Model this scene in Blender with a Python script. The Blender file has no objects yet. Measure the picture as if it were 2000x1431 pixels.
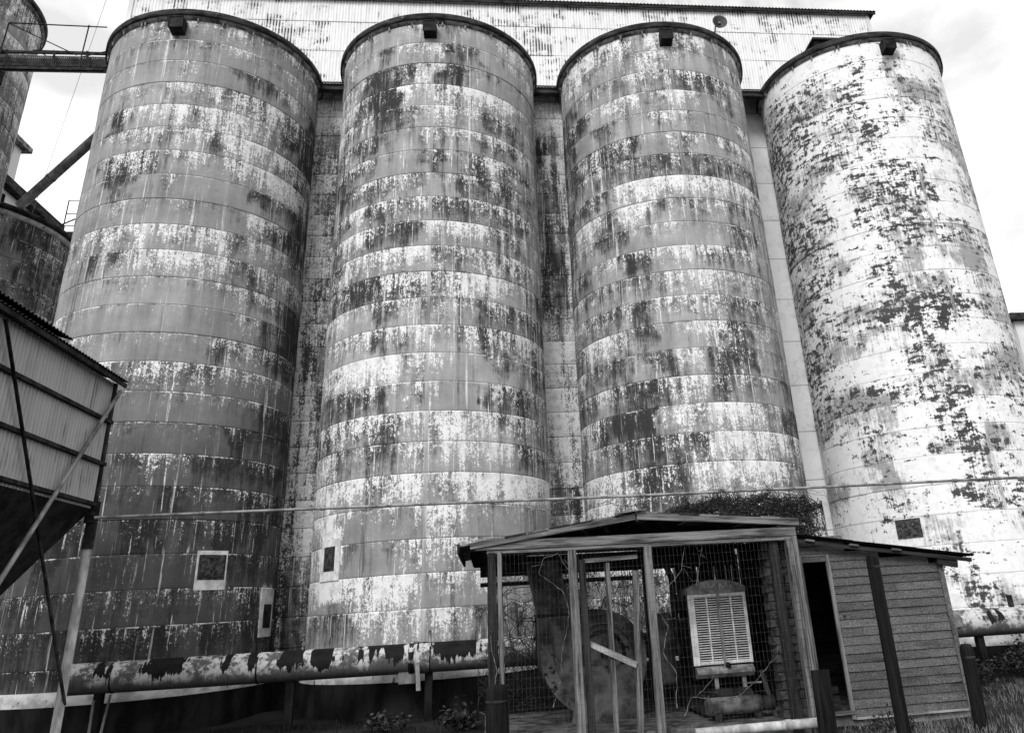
import bpy, math, random
import numpy as np
from mathutils import Vector, Matrix

random.seed(7)
rng = np.random.default_rng(7)
SC = bpy.context.scene
COL = SC.collection
PI = math.pi

# ------------------------------------------------------------------ camera
cam = bpy.data.cameras.new('camera')
cam.sensor_width = 36.0
cam.lens = 27.764
cam.shift_x = -0.06753
cam.shift_y = -0.09102
cam.clip_start = 0.05
cam.clip_end = 3000
cam_o = bpy.data.objects.new('camera', cam)
COL.objects.link(cam_o)
FW = Vector((0.12275444, 0.91364349, 0.38753957))
RT = Vector((0.99237367, -0.10858713, -0.05833817))
UP = Vector((0.01121848, -0.39174534, 0.92000529))
cam_o.matrix_world = Matrix((
    (RT.x, UP.x, -FW.x, 0.0), (RT.y, UP.y, -FW.y, 0.0), (RT.z, UP.z, -FW.z, 1.6), (0, 0, 0, 1)))
SC.camera = cam_o

# ------------------------------------------------------------------ sky, sun, exposure
SUN_ELEV, SUN_AZ = math.radians(40), math.radians(205)      # azimuth clockwise from +Y
world = bpy.data.worlds.new('World')
SC.world = world
world.use_nodes = True
wt = world.node_tree
wt.nodes.clear()
wout = wt.nodes.new('ShaderNodeOutputWorld')
wbg = wt.nodes.new('ShaderNodeBackground')
wbg.inputs['Strength'].default_value = 0.10
wsky = wt.nodes.new('ShaderNodeTexSky')
wsky.sky_type = 'NISHITA'
wsky.sun_disc = False
wsky.sun_elevation = SUN_ELEV
wsky.sun_rotation = SUN_AZ
wsky.dust_density = 2.0
wbw = wt.nodes.new('ShaderNodeRGBToBW')
wt.links.new(wsky.outputs[0], wbw.inputs[0])
wco = wt.nodes.new('ShaderNodeTexCoord')
wmap = wt.nodes.new('ShaderNodeMapping')
wmap.inputs['Scale'].default_value = (1.0, 1.0, 1.9)
wmap.inputs['Location'].default_value = (1.37, 0.09, 0.0)
wt.links.new(wco.outputs['Generated'], wmap.inputs['Vector'])
wn = wt.nodes.new('ShaderNodeTexNoise')
wn.inputs['Scale'].default_value = 2.6
wn.inputs['Detail'].default_value = 9
wn.inputs['Roughness'].default_value = 0.52
wn.inputs['Distortion'].default_value = 0.25
wt.links.new(wmap.outputs[0], wn.inputs['Vector'])
wr = wt.nodes.new('ShaderNodeValToRGB')
wr.color_ramp.elements[0].position = 0.40
wr.color_ramp.elements[0].color = (0, 0, 0, 1)
wr.color_ramp.elements[1].position = 0.56
wr.color_ramp.elements[1].color = (1, 1, 1, 1)
wt.links.new(wn.outputs['Fac'], wr.inputs['Fac'])
wmul = wt.nodes.new('ShaderNodeMath')                        # thin high cloud over the open sky
wmul.operation = 'MULTIPLY_ADD'
wmul.inputs[1].default_value = 0.3
wmul.inputs[2].default_value = 4.7
wt.links.new(wbw.outputs[0], wmul.inputs[0])
wmix = wt.nodes.new('ShaderNodeMix')
wmix.data_type = 'FLOAT'
wt.links.new(wr.outputs['Color'], wmix.inputs['Factor'])
wt.links.new(wmul.outputs[0], wmix.inputs['A'])
wmix.inputs['B'].default_value = 8.8
wt.links.new(wmix.outputs['Result'], wbg.inputs['Color'])
wt.links.new(wbg.outputs[0], wout.inputs['Surface'])

sun = bpy.data.lights.new('sun', 'SUN')
sun.energy = 1.5
sun.angle = math.radians(24)
sun.color = (1.0, 1.0, 1.0)
sun_o = bpy.data.objects.new('sun', sun)
COL.objects.link(sun_o)
sd = Vector((math.sin(SUN_AZ) * math.cos(SUN_ELEV), math.cos(SUN_AZ) * math.cos(SUN_ELEV), math.sin(SUN_ELEV)))
sun_o.rotation_euler = (-sd).to_track_quat('-Z', 'Y').to_euler()
sun_o.location = sd * 60

SC.view_settings.view_transform = 'Standard'
SC.view_settings.look = 'None'
SC.view_settings.gamma = 1.0
SC.view_settings.use_curve_mapping = False
SC.view_settings.exposure = 0.70
SC.cycles.max_bounces = 5
SC.cycles.diffuse_bounces = 3

# ------------------------------------------------------------------ node helpers
class NT:
    def __init__(s, name):
        s.m = bpy.data.materials.new(name)
        s.m.use_nodes = True
        s.t = s.m.node_tree
        s.t.nodes.clear()
        s.out = s.t.nodes.new('ShaderNodeOutputMaterial')
        s.b = s.t.nodes.new('ShaderNodeBsdfPrincipled')
        s.t.links.new(s.b.outputs[0], s.out.inputs['Surface'])
        s.b.inputs['Specular IOR Level'].default_value = 0.07
    def put(s, sock, v):
        if v is None: return
        if isinstance(v, (int, float)):
            if sock.type == 'RGBA': sock.default_value = (v, v, v, 1)
            elif sock.type == 'VECTOR': sock.default_value = (v, v, v)
            else: sock.default_value = v
        elif isinstance(v, tuple): sock.default_value = v
        else: s.t.links.new(v, sock)
    def m_(s, op, a, b=None, c=None, clamp=False):
        n = s.t.nodes.new('ShaderNodeMath'); n.operation = op; n.use_clamp = clamp
        s.put(n.inputs[0], a); s.put(n.inputs[1], b); s.put(n.inputs[2], c)
        return n.outputs[0]
    def add(s, a, b): return s.m_('ADD', a, b)
    def mul(s, a, b): return s.m_('MULTIPLY', a, b)
    def sub(s, a, b): return s.m_('SUBTRACT', a, b)
    def mad(s, a, b, c): return s.m_('MULTIPLY_ADD', a, b, c)
    def step(s, x, lo, hi, a=0.0, b=1.0):
        n = s.t.nodes.new('ShaderNodeMapRange'); n.interpolation_type = 'SMOOTHSTEP'
        s.put(n.inputs['Value'], x); s.put(n.inputs['From Min'], lo); s.put(n.inputs['From Max'], hi)
        s.put(n.inputs['To Min'], a); s.put(n.inputs['To Max'], b)
        return n.outputs[0]
    def mix(s, f, a, b):
        n = s.t.nodes.new('ShaderNodeMix'); n.data_type = 'FLOAT'; n.clamp_factor = True
        s.put(n.inputs['Factor'], f); s.put(n.inputs['A'], a); s.put(n.inputs['B'], b)
        return n.outputs['Result']
    def noise(s, v, scale, detail=4, rough=0.55, dist=0.0):
        n = s.t.nodes.new('ShaderNodeTexNoise')
        s.put(n.inputs['Vector'], v); s.put(n.inputs['Scale'], scale); s.put(n.inputs['Detail'], detail)
        s.put(n.inputs['Roughness'], rough); s.put(n.inputs['Distortion'], dist)
        return n.outputs['Fac']
    def attr(s, name):
        n = s.t.nodes.new('ShaderNodeAttribute'); n.attribute_name = name
        return n
    def objco(s):
        n = s.t.nodes.new('ShaderNodeTexCoord'); return n.outputs['Object']
    def sep(s, v):
        n = s.t.nodes.new('ShaderNodeSeparateXYZ'); s.put(n.inputs[0], v); return n.outputs
    def comb(s, x, y, z):
        n = s.t.nodes.new('ShaderNodeCombineXYZ')
        s.put(n.inputs[0], x); s.put(n.inputs[1], y); s.put(n.inputs[2], z)
        return n.outputs[0]
    def scale(s, v, t):
        n = s.t.nodes.new('ShaderNodeVectorMath'); n.operation = 'MULTIPLY'
        s.put(n.inputs[0], v); n.inputs[1].default_value = t
        return n.outputs[0]
    def rnd(s):
        n = s.t.nodes.new('ShaderNodeObjectInfo'); return n
    def shift(s, v):                               # per-object offset so that alike pieces differ
        n = s.t.nodes.new('ShaderNodeVectorMath'); n.operation = 'ADD'
        r = s.mul(s.rnd().outputs['Random'], 37.0)
        s.put(n.inputs[0], v); s.put(n.inputs[1], s.comb(r, r, r))
        return n.outputs[0]
    def bump(s, h, strength=0.4, dist=0.01):
        n = s.t.nodes.new('ShaderNodeBump')
        n.inputs['Strength'].default_value = strength
        n.inputs['Distance'].default_value = dist
        s.put(n.inputs['Height'], h)
        s.t.links.new(n.outputs[0], s.b.inputs['Normal'])
    def done(s, color, rough=0.85, metal=0.0):
        s.put(s.b.inputs['Base Color'], color); s.put(s.b.inputs['Roughness'], rough)
        s.put(s.b.inputs['Metallic'], metal)
        return s.m

def gc(nt): return nt.attr('gc').outputs['Vector']

MAT = {}
def mat_silo(mode):
    """mode 0: grey lifts, white remains of paint dripping from each joint; mode 1: white paint flaking off in patches"""
    n = NT('peeling_painted_concrete' if mode == 0 else 'flaking_white_paint')
    P = n.attr('suv').outputs['Vector']
    at = n.attr('ctl')
    sc = n.t.nodes.new('ShaderNodeSeparateColor'); n.t.links.new(at.outputs['Color'], sc.inputs[0])
    pw, pk, pg = sc.outputs[0], sc.outputs[1], sc.outputs[2]
    t = at.outputs['Alpha']
    sx, sy, sz = n.sep(P)
    streak = n.noise(n.comb(n.mul(sx, 5.5), n.mul(sy, 0.75), sz), 1.0, 4, 0.62)
    fine = n.noise(n.comb(n.mul(sx, 24.0), n.mul(sy, 1.5), n.add(sz, 3.0)), 1.0, 4, 0.65)
    flake = n.noise(P, 13.0 if mode == 0 else 8.0, 7, 0.72)
    grit = n.noise(n.scale(P, (1.0, 0.72, 1.0)), 36.0, 5, 0.75)
    blob = n.noise(n.scale(P, (1.0, 1.35, 1.0) if mode == 0 else (.75, 2.3, 1.0)), 3.6 if mode == 0 else 4.2, 5, 0.62, 0.5)
    cloud = n.noise(n.scale(P, (.8, 1.1, 1.0)), 1.15, 4, 0.6)
    fr = n.m_('FRACT', n.mad(sz, 3.17, n.mul(sx, 1.0 / 0.74)))
    seam = n.step(n.m_('ABSOLUTE', n.sub(fr, 0.5)), 0.003, 0.013, 1.0, 0.0)
    smask = n.step(n.noise(n.comb(n.mul(sx, 1.3), n.mul(sy, 1.6), sz), 1.0, 5, 0.7), 0.49, 0.62)
    if mode == 0:
        down = n.m_('POWER', n.sub(1.0, t), 1.25)
        # how far each drip reaches below its joint
        wf = n.mad(down, -0.62, pw)
        wf = n.mad(n.sub(streak, .5), 1.25, wf)
        wf = n.mad(n.sub(fine, .5), 1.45, wf)
        wf = n.mad(n.sub(flake, .5), 1.25, wf)
        wf = n.mad(n.sub(grit, .5), 2.3, wf)
        wf = n.mad(n.sub(blob, .5), 0.60, wf)
        kf = n.mad(down, -0.50, pk)
        kf = n.mad(n.sub(streak, .5), -1.0, kf)
        kf = n.mad(n.sub(fine, .5), 1.25, kf)
        kf = n.mad(n.sub(grit, .5), 0.75, kf)
        kf = n.mad(n.sub(blob, .5), -0.9, kf)
        mk = n.step(kf, 0.08, 0.80)
        mw = n.step(wf, 0.47, 0.57)
        haze = n.step(wf, 0.10, 0.62)                    # chalky remains around the white
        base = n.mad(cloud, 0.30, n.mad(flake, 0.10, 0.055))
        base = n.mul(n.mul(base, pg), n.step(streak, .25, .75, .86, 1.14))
        col = n.mix(n.mul(mk, 0.95), base, n.mad(grit, 0.05, 0.004))
        col = n.mix(n.mul(haze, 0.20), col, 0.55)
        ln = n.noise(n.comb(n.mul(sx, 2.4), n.mul(sy, 0.9), sz), 1.0, 6, 0.78)
        lip = n.mul(n.step(n.mad(n.sub(grit, .5), .05, t), 0.945, 0.985), n.step(n.mad(n.sub(grit, .5), .5, ln), 0.515, 0.60))
        lipd = n.mul(n.step(n.mad(n.sub(grit, .5), .04, t), 0.925, 0.975), n.step(ln, 0.36, 0.47, 1.0, 0.0))
        col = n.mix(n.mul(lipd, 0.75), col, 0.025)
        white = n.mix(n.step(n.noise(P, 6.0, 5, 0.7), 0.42, 0.72), 0.80, 0.52)
        msum = n.m_('MAXIMUM', mw, n.mul(lip, 0.85))
        msum = n.m_('MAXIMUM', msum, n.mul(n.mul(seam, smask), 0.55))
        # long run-off streaks that cross several lifts
        run = n.step(n.noise(n.comb(n.mul(sx, 7.0), n.mul(sy, 0.16), n.add(sz, 21.0)), 1.0, 3, 0.6), 0.595, 0.68)
        runk = n.step(n.noise(n.comb(n.mul(sx, 30.0), n.mul(sy, 1.1), n.add(sz, 2.0)), 1.0, 4, 0.7), 0.47, 0.60)
        msum = n.m_('MAXIMUM', msum, n.mul(n.mul(run, runk), 0.8))
        drk = n.step(n.noise(n.comb(n.mul(sx, 3.2), n.mul(sy, 0.10), n.add(sz, 47.0)), 1.0, 3, 0.6), 0.58, 0.70)
        col = n.mix(n.mul(n.mul(drk, n.step(fine, .35, .62)), 0.6), col, 0.03)
        thin = n.step(n.noise(n.comb(n.mul(sx, 17.0), n.mul(sy, 0.8), n.add(sz, 71.0)), 1.0, 3, 0.6), 0.635, 0.69)
        msum = n.m_('MAXIMUM', msum, n.mul(n.mul(thin, n.step(grit, .36, .52)), n.step(n.mad(pk, .25, pw), .10, .45, .1, .85)))
        col = n.mix(msum, col, white)
        h = n.mad(mw, 0.6, n.mul(grit, 0.6))
    else:
        kf = n.mad(n.sub(flake, .5), 1.8, pk)
        kf = n.mad(n.sub(grit, .5), 0.75, kf)
        kf = n.mad(n.sub(blob, .5), 1.55, kf)
        kf = n.mad(n.sub(fine, .5), 0.55, kf)
        mk = n.step(kf, 0.485, 0.575)
        gf = n.mad(n.sub(cloud, .5), 1.3, n.mad(n.sub(fine, .5), .8, n.mad(n.sub(flake, .5), .9, pw)))
        mg = n.step(gf, 0.34, 0.72)
        white = n.mix(n.step(n.noise(P, 5.0, 6, 0.72), 0.45, 0.75), 0.84, 0.62)
        col = n.mix(n.mul(mg, .82), white, n.mad(grit, .22, .13))
        dark = n.mad(grit, .08, n.mad(cloud, .08, -.015))
        ln = n.noise(n.comb(n.mul(sx, 1.7), n.mul(sy, 0.9), sz), 1.0, 6, 0.78)
        lip = n.mul(n.step(t, 0.955, 0.99), n.step(ln, 0.46, 0.58))
        col = n.mix(n.mul(lip, 0.45), col, 0.12)
        col = n.mix(n.mul(n.mul(seam, smask), 0.22), col, 0.12)
        col = n.mix(mk, col, dark)
        h = n.mad(mk, -0.8, n.mul(grit, 0.4))
    n.bump(h, 0.35, 0.006)
    return n.done(col, 0.92)
MAT['silo'] = mat_silo(0)
MAT['silo_white'] = mat_silo(1)

def mat_plain(name, lo, hi, sc=(3, 3, 3), rough=0.85, detail=5, spots=None, use='obj', bump=0.2, a=.35, b=.65, metal=0.0, r=0.6):
    n = NT(name)
    v = n.shift(n.objco()) if use == 'obj' else gc(n)
    f = n.noise(n.scale(v, sc), 1.0, detail, r)
    col = n.mix(n.step(f, a, b), lo, hi)
    if spots:
        val, th, s2 = spots
        g = n.noise(n.scale(v, s2), 1.0, 6, 0.7)
        col = n.mix(n.step(g, th, th + .07), col, val)
    if bump: n.bump(f, bump, 0.01)
    return n.done(col, rough, metal)

def mat_wood(name, lo, hi, spots=None):
    n = NT(name)
    v = gc(n)
    g1 = n.noise(n.scale(v, (1.6, 34, 34)), 1.0, 5, 0.62)
    g2 = n.noise(n.scale(v, (5, 120, 120)), 1.0, 3, 0.6)
    big = n.noise(n.scale(v, (1.2, 5, 5)), 1.0, 4, 0.6)
    f = n.mad(g1, .55, n.mad(g2, .2, n.mul(big, .35)))
    col = n.mix(n.step(f, .40, .68), lo, hi)
    crack = n.noise(n.scale(v, (.9, 46, 46)), 1.0, 2, .5)
    col = n.mix(n.step(crack, .30, .36, 1.0, 0.0), col, 0.008)
    if spots:
        val, th, s2 = spots
        sp = n.noise(n.scale(v, s2), 1.0, 6, 0.7)
        col = n.mix(n.step(sp, th, th + .06), col, val)
    n.bump(n.mad(g1, 1.0, crack), 0.5, 0.006)
    return n.done(col, 0.9)

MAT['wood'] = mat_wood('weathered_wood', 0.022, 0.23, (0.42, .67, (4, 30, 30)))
MAT['wood_dark'] = mat_wood('dark_wood', 0.008, 0.045)  # deep tone also carries the shade inside the engine shed
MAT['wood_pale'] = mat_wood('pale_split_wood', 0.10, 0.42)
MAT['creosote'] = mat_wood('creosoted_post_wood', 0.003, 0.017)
MAT['siding'] = None
def mat_siding():
    n = NT('granular_siding')
    v = n.shift(gc(n))
    f = n.noise(n.scale(v, (60, 60, 60)), 1.0, 3, .7)
    g = n.noise(n.scale(v, (2.2, 2.2, 2.2)), 1.0, 4, .6)
    col = n.mix(n.step(f, .33, .68), 0.05, 0.15)
    col = n.mul(col, n.step(g, .2, .8, .75, 1.25))
    gs = n.noise(n.scale(v, (1.2, 9, 9)), 1.0, 5, .65)
    col = n.mix(n.mul(n.step(gs, .52, .75), .75), col, 0.022)
    col = n.mul(col, n.mad(n.rnd().outputs['Random'], .34, .82))
    n.bump(f, .3, .003)
    return n.done(col, .95)
MAT['siding'] = mat_siding()
MAT['rim'] = mat_plain('tarred_rim_edge', 0.012, 0.06, (3, 3, 9), .8, 6, (0.34, .635, (9, 9, 9)))
MAT['rimlight'] = mat_plain('stained_soffit', 0.06, 0.30, (5, 5, 5), .9, 6)
MAT['dark_steel'] = mat_plain('dark_rusty_steel', 0.010, 0.040, (7, 7, 7), .7, 5, (0.12, .68, (24, 24, 24)))
MAT['grey_steel'] = mat_plain('grey_galvanised_pipe', 0.13, 0.32, (6, 6, 2.5), .55, 5, (0.05, .66, (14, 14, 9)), metal=0.2)
MAT['leg_paint'] = mat_plain('pale_worn_leg_paint', 0.26, 0.55, (9, 9, 3), .6, 6, (0.06, .64, (16, 16, 5)))
MAT['concrete'] = mat_plain('stained_concrete', 0.09, 0.28, (2.5, 2.5, 1.2), .95, 7, (0.05, .60, (7, 7, 2.2)))
MAT['concrete_dark'] = mat_plain('near_black_concrete', 0.006, 0.022, (3, 3, 1.2), .95, 7, (0.16, .69, (13, 13, 4)))  # near-black tone; behind the infill walls it stands for gap shade
MAT['concrete_white'] = mat_plain('limewashed_concrete', 0.30, 0.62, (3, 3, 5), .95, 6, (0.05, .60, (11, 11, 6)))
MAT['white_wall'] = mat_plain('white_painted_wall', 0.60, 0.78, (1.2, 1.2, .5), .9, 5, (0.36, .66, (5, 5, 2)))
MAT['slab'] = mat_plain('dusty_slab', 0.03, 0.14, (5, 5, 5), .95, 6)
MAT['block'] = mat_plain('old_cinder_block', 0.018, 0.07, (14, 14, 14), .95, 5, (0.30, .66, (20, 20, 8)))
MAT['drum'] = mat_plain('flaking_cylinder_paint', 0.03, 0.14, (6, 6, 6), .8, 6, (0.40, .62, (14, 14, 14)))
MAT['limewash'] = mat_plain('patchy_limewash', 0.50, 0.78, (6, 6, 6), .9, 6, (0.10, .63, (16, 16, 9)))
MAT['hatch_patch'] = mat_plain('flaked_hatch_plate', 0.015, 0.09, (16, 16, 16), .9, 6, (0.45, .62, (30, 30, 30)))
MAT['rust_body'] = mat_plain('dark_rusted_sheet', 0.006, 0.028, (5, 5, 5), .6, 6, (0.06, .62, (9, 9, 9)))  # very dark sheet tone with slightly paler blotches
MAT['blower'] = mat_plain('mottled_blower_sheet', 0.03, 0.12, (4, 4, 4), .6, 6, (0.012, .60, (6, 6, 6)))
MAT['blower_band'] = mat_plain('worn_blower_band', 0.025, 0.13, (3, 3, 3), .6, 7, (0.012, .56, (6, 6, 6)))
MAT['grille'] = mat_plain('chipped_pale_grille_paint', 0.42, 0.66, (9, 9, 9), .55, 5, (0.05, .66, (18, 18, 18)))
MAT['hood'] = mat_plain('dull_grey_hood_paint', 0.10, 0.24, (9, 9, 9), .5, 5, (0.02, .64, (14, 14, 14)))
MAT['emblem'] = mat_plain('worn_emblem_metal', 0.16, 0.34, (30, 30, 30), .5, 3)
MAT['black'] = mat_plain('black_void_paint', 0.004, 0.008, (3, 3, 3), .9, 2)
MAT['wire'] = mat_plain('rusted_fence_wire', 0.03, 0.10, (20, 20, 20), .7, 3, bump=0)
MAT['twig'] = mat_plain('dry_vine_bark', 0.008, 0.055, (25, 25, 25), .9, 3, bump=0)
MAT['vine_pale'] = mat_plain('pale_dead_vine', 0.05, 0.20, (18, 18, 18), .9, 3, bump=0)
MAT['leaf'] = mat_plain('dull_leaf', 0.012, 0.06, (9, 9, 9), .7, 3, bump=0)
MAT['weed'] = mat_plain('dark_weed_blade', 0.006, 0.03, (5, 5, 5), .8, 3, bump=0)
MAT['grass'] = mat_plain('dry_grass_blade', 0.02, 0.24, (5, 5, 5), .8, 4, bump=0)
MAT['ground'] = mat_plain('dark_soil', 0.006, 0.028, (1.1, 1.1, 1.1), .95, 8, (0.11, .64, (14, 14, 14)), bump=.6)

def mat_corrugated(name, white, rustv, amount, vs=2.4):
    n = NT(name)
    v = gc(n)                                            # x across the ribs, y up, z rib phase 0..1
    info = n.rnd()
    r = info.outputs['Random']
    ctl = n.sep(info.outputs['Color'])[0]                # each sheet's own wear
    x, y, z = n.sep(v)
    off = n.mul(r, 31.0)
    lowf = n.noise(n.comb(n.mul(x, 1.5), n.mul(y, vs), off), 1.0, 4, .65)
    fine = n.noise(n.comb(n.mul(x, 40), n.mul(y, 1.6), off), 1.0, 3, .6)
    dirt = n.noise(n.comb(n.mul(x, 9), n.mul(y, 1.3), off), 1.0, 5, .6)
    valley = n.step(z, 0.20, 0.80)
    f = n.mad(n.sub(lowf, .5), 2.6, n.mad(n.sub(fine, .5), 1.1, n.mad(n.sub(dirt, .5), .7, ctl)))
    mr = n.mul(n.step(f, .27, .60), n.step(n.mad(n.sub(fine, .5), .8, valley), .25, .85, .18, 1.0))
    col = n.mix(n.step(dirt, .4, .72), white, white * .80)
    col = n.mul(col, n.step(valley, 0, 1, 1.0, .86))  # rib shading put into the colour: valleys darker than crests
    col = n.mix(n.mul(mr, amount), col, rustv)
    return n.done(col, .7)
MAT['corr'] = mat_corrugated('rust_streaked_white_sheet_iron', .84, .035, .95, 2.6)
MAT['corr_bin'] = mat_corrugated('dull_galvanised_bin_sheet', .42, .09, .7, 1.0)
MAT['corr_roof'] = mat_corrugated('dark_roof_sheet', .03, .012, .7)

def mat_duct():
    n = NT('tar_patched_white_duct')
    v = gc(n)                                            # x along, y angle 0..1 (0 = top)
    x, y, z = n.sep(v)
    a = n.m_('ABSOLUTE', y)
    p = n.comb(x, n.mul(a, 1.5), z)
    patch = n.noise(n.comb(n.mul(x, 1.7), n.mul(y, .4), z), 1.0, 4, .68)
    edge = n.noise(n.scale(p, (7, 7, 1)), 1.0, 6, .72)
    drip = n.noise(n.comb(n.mul(x, 26), n.mul(a, 2.0), z), 1.0, 4, .7)
    bottom = n.mad(n.sub(drip, .5), .26, n.mad(n.sub(edge, .5), .20, n.mad(n.sub(patch, .5), .5, .225)))
    tar = n.mul(n.step(n.mad(n.sub(edge, .5), .10, patch), .505, .515), n.step(n.sub(bottom, a), .0, .010))
    bits = n.step(n.mad(a, -.5, n.noise(n.scale(p, (6, 5, 1)), 1.0, 6, .75)), .55, .56)
    tar = n.m_('MAXIMUM', tar, n.mul(bits, n.step(a, .2, .25, 1.0, 0.0)))
    flake = n.noise(n.scale(p, (16, 16, 1)), 1.0, 7, .74)
    soft = n.noise(n.scale(p, (3, 3, 1)), 1.0, 4, .6)
    col = n.mix(n.step(n.mad(n.sub(soft, .5), 1.2, flake), .40, .62), .50, .09)
    lowr = n.step(n.mad(n.sub(soft, .5), .30, n.mad(n.sub(drip, .5), .14, a)), .24, .33)
    col = n.mix(lowr, col, n.mad(drip, .12, n.mad(edge, .10, -.01)))  # duct underside darkened: its shade below the lit top is painted in
    col = n.mix(tar, col, n.mad(edge, .03, -.004))
    n.bump(n.mad(tar, .5, flake), .2, .004)
    return n.done(col, n.mix(tar, .75, .6))
MAT['duct'] = mat_duct()

# ------------------------------------------------------------------ mesh helpers
class MB:
    def __init__(s):
        s.v = []; s.f = []; s.g = []; s.sm = []
    def addv(s, co, g):
        s.v.append(tuple(co)); s.g.append(tuple(g)); return len(s.v) - 1
    def quadmesh(s, rows, grows, close=False, smooth=False):
        ids = [[s.addv(c, g) for c, g in zip(r, gr)] for r, gr in zip(rows, grows)]
        for a, b in zip(ids[:-1], ids[1:]):
            m = len(a)
            for i in range(m if close else m - 1):
                j = (i + 1) % m
                s.f.append((a[i], a[j], b[j], b[i])); s.sm.append(smooth)
        return ids
    def bar(s, p0, p1, w, h, up=(0, 0, 1), bev=0.0, ends=None):
        """squared timber or steel from p0 to p1, w across, h along up"""
        p0 = Vector(p0); p1 = Vector(p1)
        d = (p1 - p0); L = d.length; d.normalize()
        u = Vector(up)
        sd_ = d.cross(u)
        if sd_.length < 1e-4: sd_ = d.cross(Vector((1, 0, 0)))
        sd_.normalize(); u = sd_.cross(d).normalized()
        o = random.random() * 40
        if bev > 0:
            pr = [(-w/2+bev, -h/2), (w/2-bev, -h/2), (w/2, -h/2+bev), (w/2, h/2-bev), (w/2-bev, h/2), (-w/2+bev, h/2), (-w/2, h/2-bev), (-w/2, -h/2+bev)]
        else:
            pr = [(-w/2, -h/2), (w/2, -h/2), (w/2, h/2), (-w/2, h/2)]
        rows, gr = [], []
        for k, P in enumerate((p0, p1)):
            rows.append([P + sd_ * a + u * b for a, b in pr])
            gr.append([(o + k * L, o + a, o * .7 + b) for a, b in pr])
        ids = s.quadmesh(rows, gr, True)
        s.f.append(tuple(ids[0])); s.sm.append(False)
        s.f.append(tuple(reversed(ids[1]))); s.sm.append(False)
        return s
    def box(s, lo, hi, bev=0.0):
        lo = Vector(lo); hi = Vector(hi); c = (lo + hi) / 2; e = hi - lo
        k = max(range(3), key=lambda i: e[i])
        a = c.copy(); b = c.copy(); a[k] = lo[k]; b[k] = hi[k]
        if k == 2: s.bar(a, b, e.x, e.y, (0, 1, 0), bev)
        elif k == 0: s.bar(a, b, e.y, e.z, (0, 0, 1), bev)
        else: s.bar(a, b, e.x, e.z, (0, 0, 1), bev)
        return s
    def tube(s, pts, r, n=6, cap=True, smooth=True):
        pts = [Vector(p) for p in pts]
        o = random.random() * 40
        rows, gr = [], []
        acc = 0
        prev = None
        for i, p in enumerate(pts):
            d = (pts[min(i + 1, len(pts) - 1)] - pts[max(i - 1, 0)])
            if d.length < 1e-9: d = Vector((0, 0, 1))
            d.normalize()
            if prev is None:
                a = d.cross(Vector((0, 0, 1)))
                if a.length < .02: a = d.cross(Vector((1, 0, 0)))
            else:
                a = prev - d * prev.dot(d)
            a.normalize(); prev = a; b = d.cross(a)
            if i: acc += (p - pts[i - 1]).length
            rr = r[i] if isinstance(r, (list, tuple)) else r
            rows.append([p + (a * math.cos(2*PI*k/n) + b * math.sin(2*PI*k/n)) * rr for k in range(n)])
            gr.append([(o + acc, o + rr * math.cos(2*PI*k/n), o + rr * math.sin(2*PI*k/n)) for k in range(n)])
        ids = s.quadmesh(rows, gr, True, smooth)
        if cap and n > 2:
            s.f.append(tuple(ids[0])); s.sm.append(False)
            s.f.append(tuple(reversed(ids[-1]))); s.sm.append(False)
        return s
    def lathe(s, c, prof, n=32, a0=0.0, a1=2*PI, axis='z', smooth=True):
        """prof: list of (radius, height)"""
        c = Vector(c)
        full = abs(a1 - a0 - 2*PI) < 1e-6
        m = n if full else n + 1
        rows, gr = [], []
        for r, z in prof:
            row, g = [], []
            for k in range(m):
                a = a0 + (a1 - a0) * k / n
                if axis == 'z': q = Vector((r*math.sin(a), -r*math.cos(a), z))
                elif axis == 'y': q = Vector((r*math.sin(a), z, r*math.cos(a)))
                else: q = Vector((z, r*math.sin(a), r*math.cos(a)))
                row.append(c + q); g.append((r*a, z, r))
            rows.append(row); gr.append(g)
        s.quadmesh(rows, gr, full, smooth)
        return s
    def prism(s, poly, y0, y1, axis='y'):
        """polygon in x,z extruded along y (axis y) or in y,z along x"""
        o = random.random() * 30
        def mk(p, t): return (p[0], t, p[1]) if axis == 'y' else (t, p[0], p[1])
        A = [s.addv(mk(p, y0), (o + p[0], o + p[1], 0)) for p in poly]
        B = [s.addv(mk(p, y1), (o + p[0], o + p[1], y1 - y0)) for p in poly]
        m = len(poly)
        for i in range(m):
            j = (i + 1) % m
            s.f.append((A[i], A[j], B[j], B[i])); s.sm.append(False)
        s.f.append(tuple(A)); s.sm.append(False); s.f.append(tuple(reversed(B))); s.sm.append(False)
        return s
    def mesh(s, name):
        me = bpy.data.meshes.new(name)
        me.from_pydata(s.v, [], s.f)
        at = me.attributes.new('gc', 'FLOAT_VECTOR', 'POINT')
        at.data.foreach_set('vector', np.array(s.g, dtype=np.float32).ravel())
        me.polygons.foreach_set('use_smooth', np.array(s.sm, dtype=bool))
        me.update()
        return me
    def build(s, name, mat, parent=None):
        return link(name, s.mesh(name), mat, parent)

def link(name, me, mat, parent=None):
    if mat is not None and not me.materials: me.materials.append(MAT[mat] if isinstance(mat, str) else mat)
    o = bpy.data.objects.new(name, me)
    COL.objects.link(o)
    if parent is not None:
        o.parent = parent
        # meshes are modelled in world coordinates: undo the thing's own placement
        w = parent.matrix_basis.copy(); p = parent
        while p.parent is not None:
            w = p.parent.matrix_basis @ p.matrix_parent_inverse @ w; p = p.parent
        o.matrix_parent_inverse = w.inverted()
    return o

def tag(o, label=None, cat=None, group=None, kind=None):
    if label: o['label'] = label
    if cat: o['category'] = cat
    if group: o['group'] = group
    if kind: o['kind'] = kind
    return o

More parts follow.
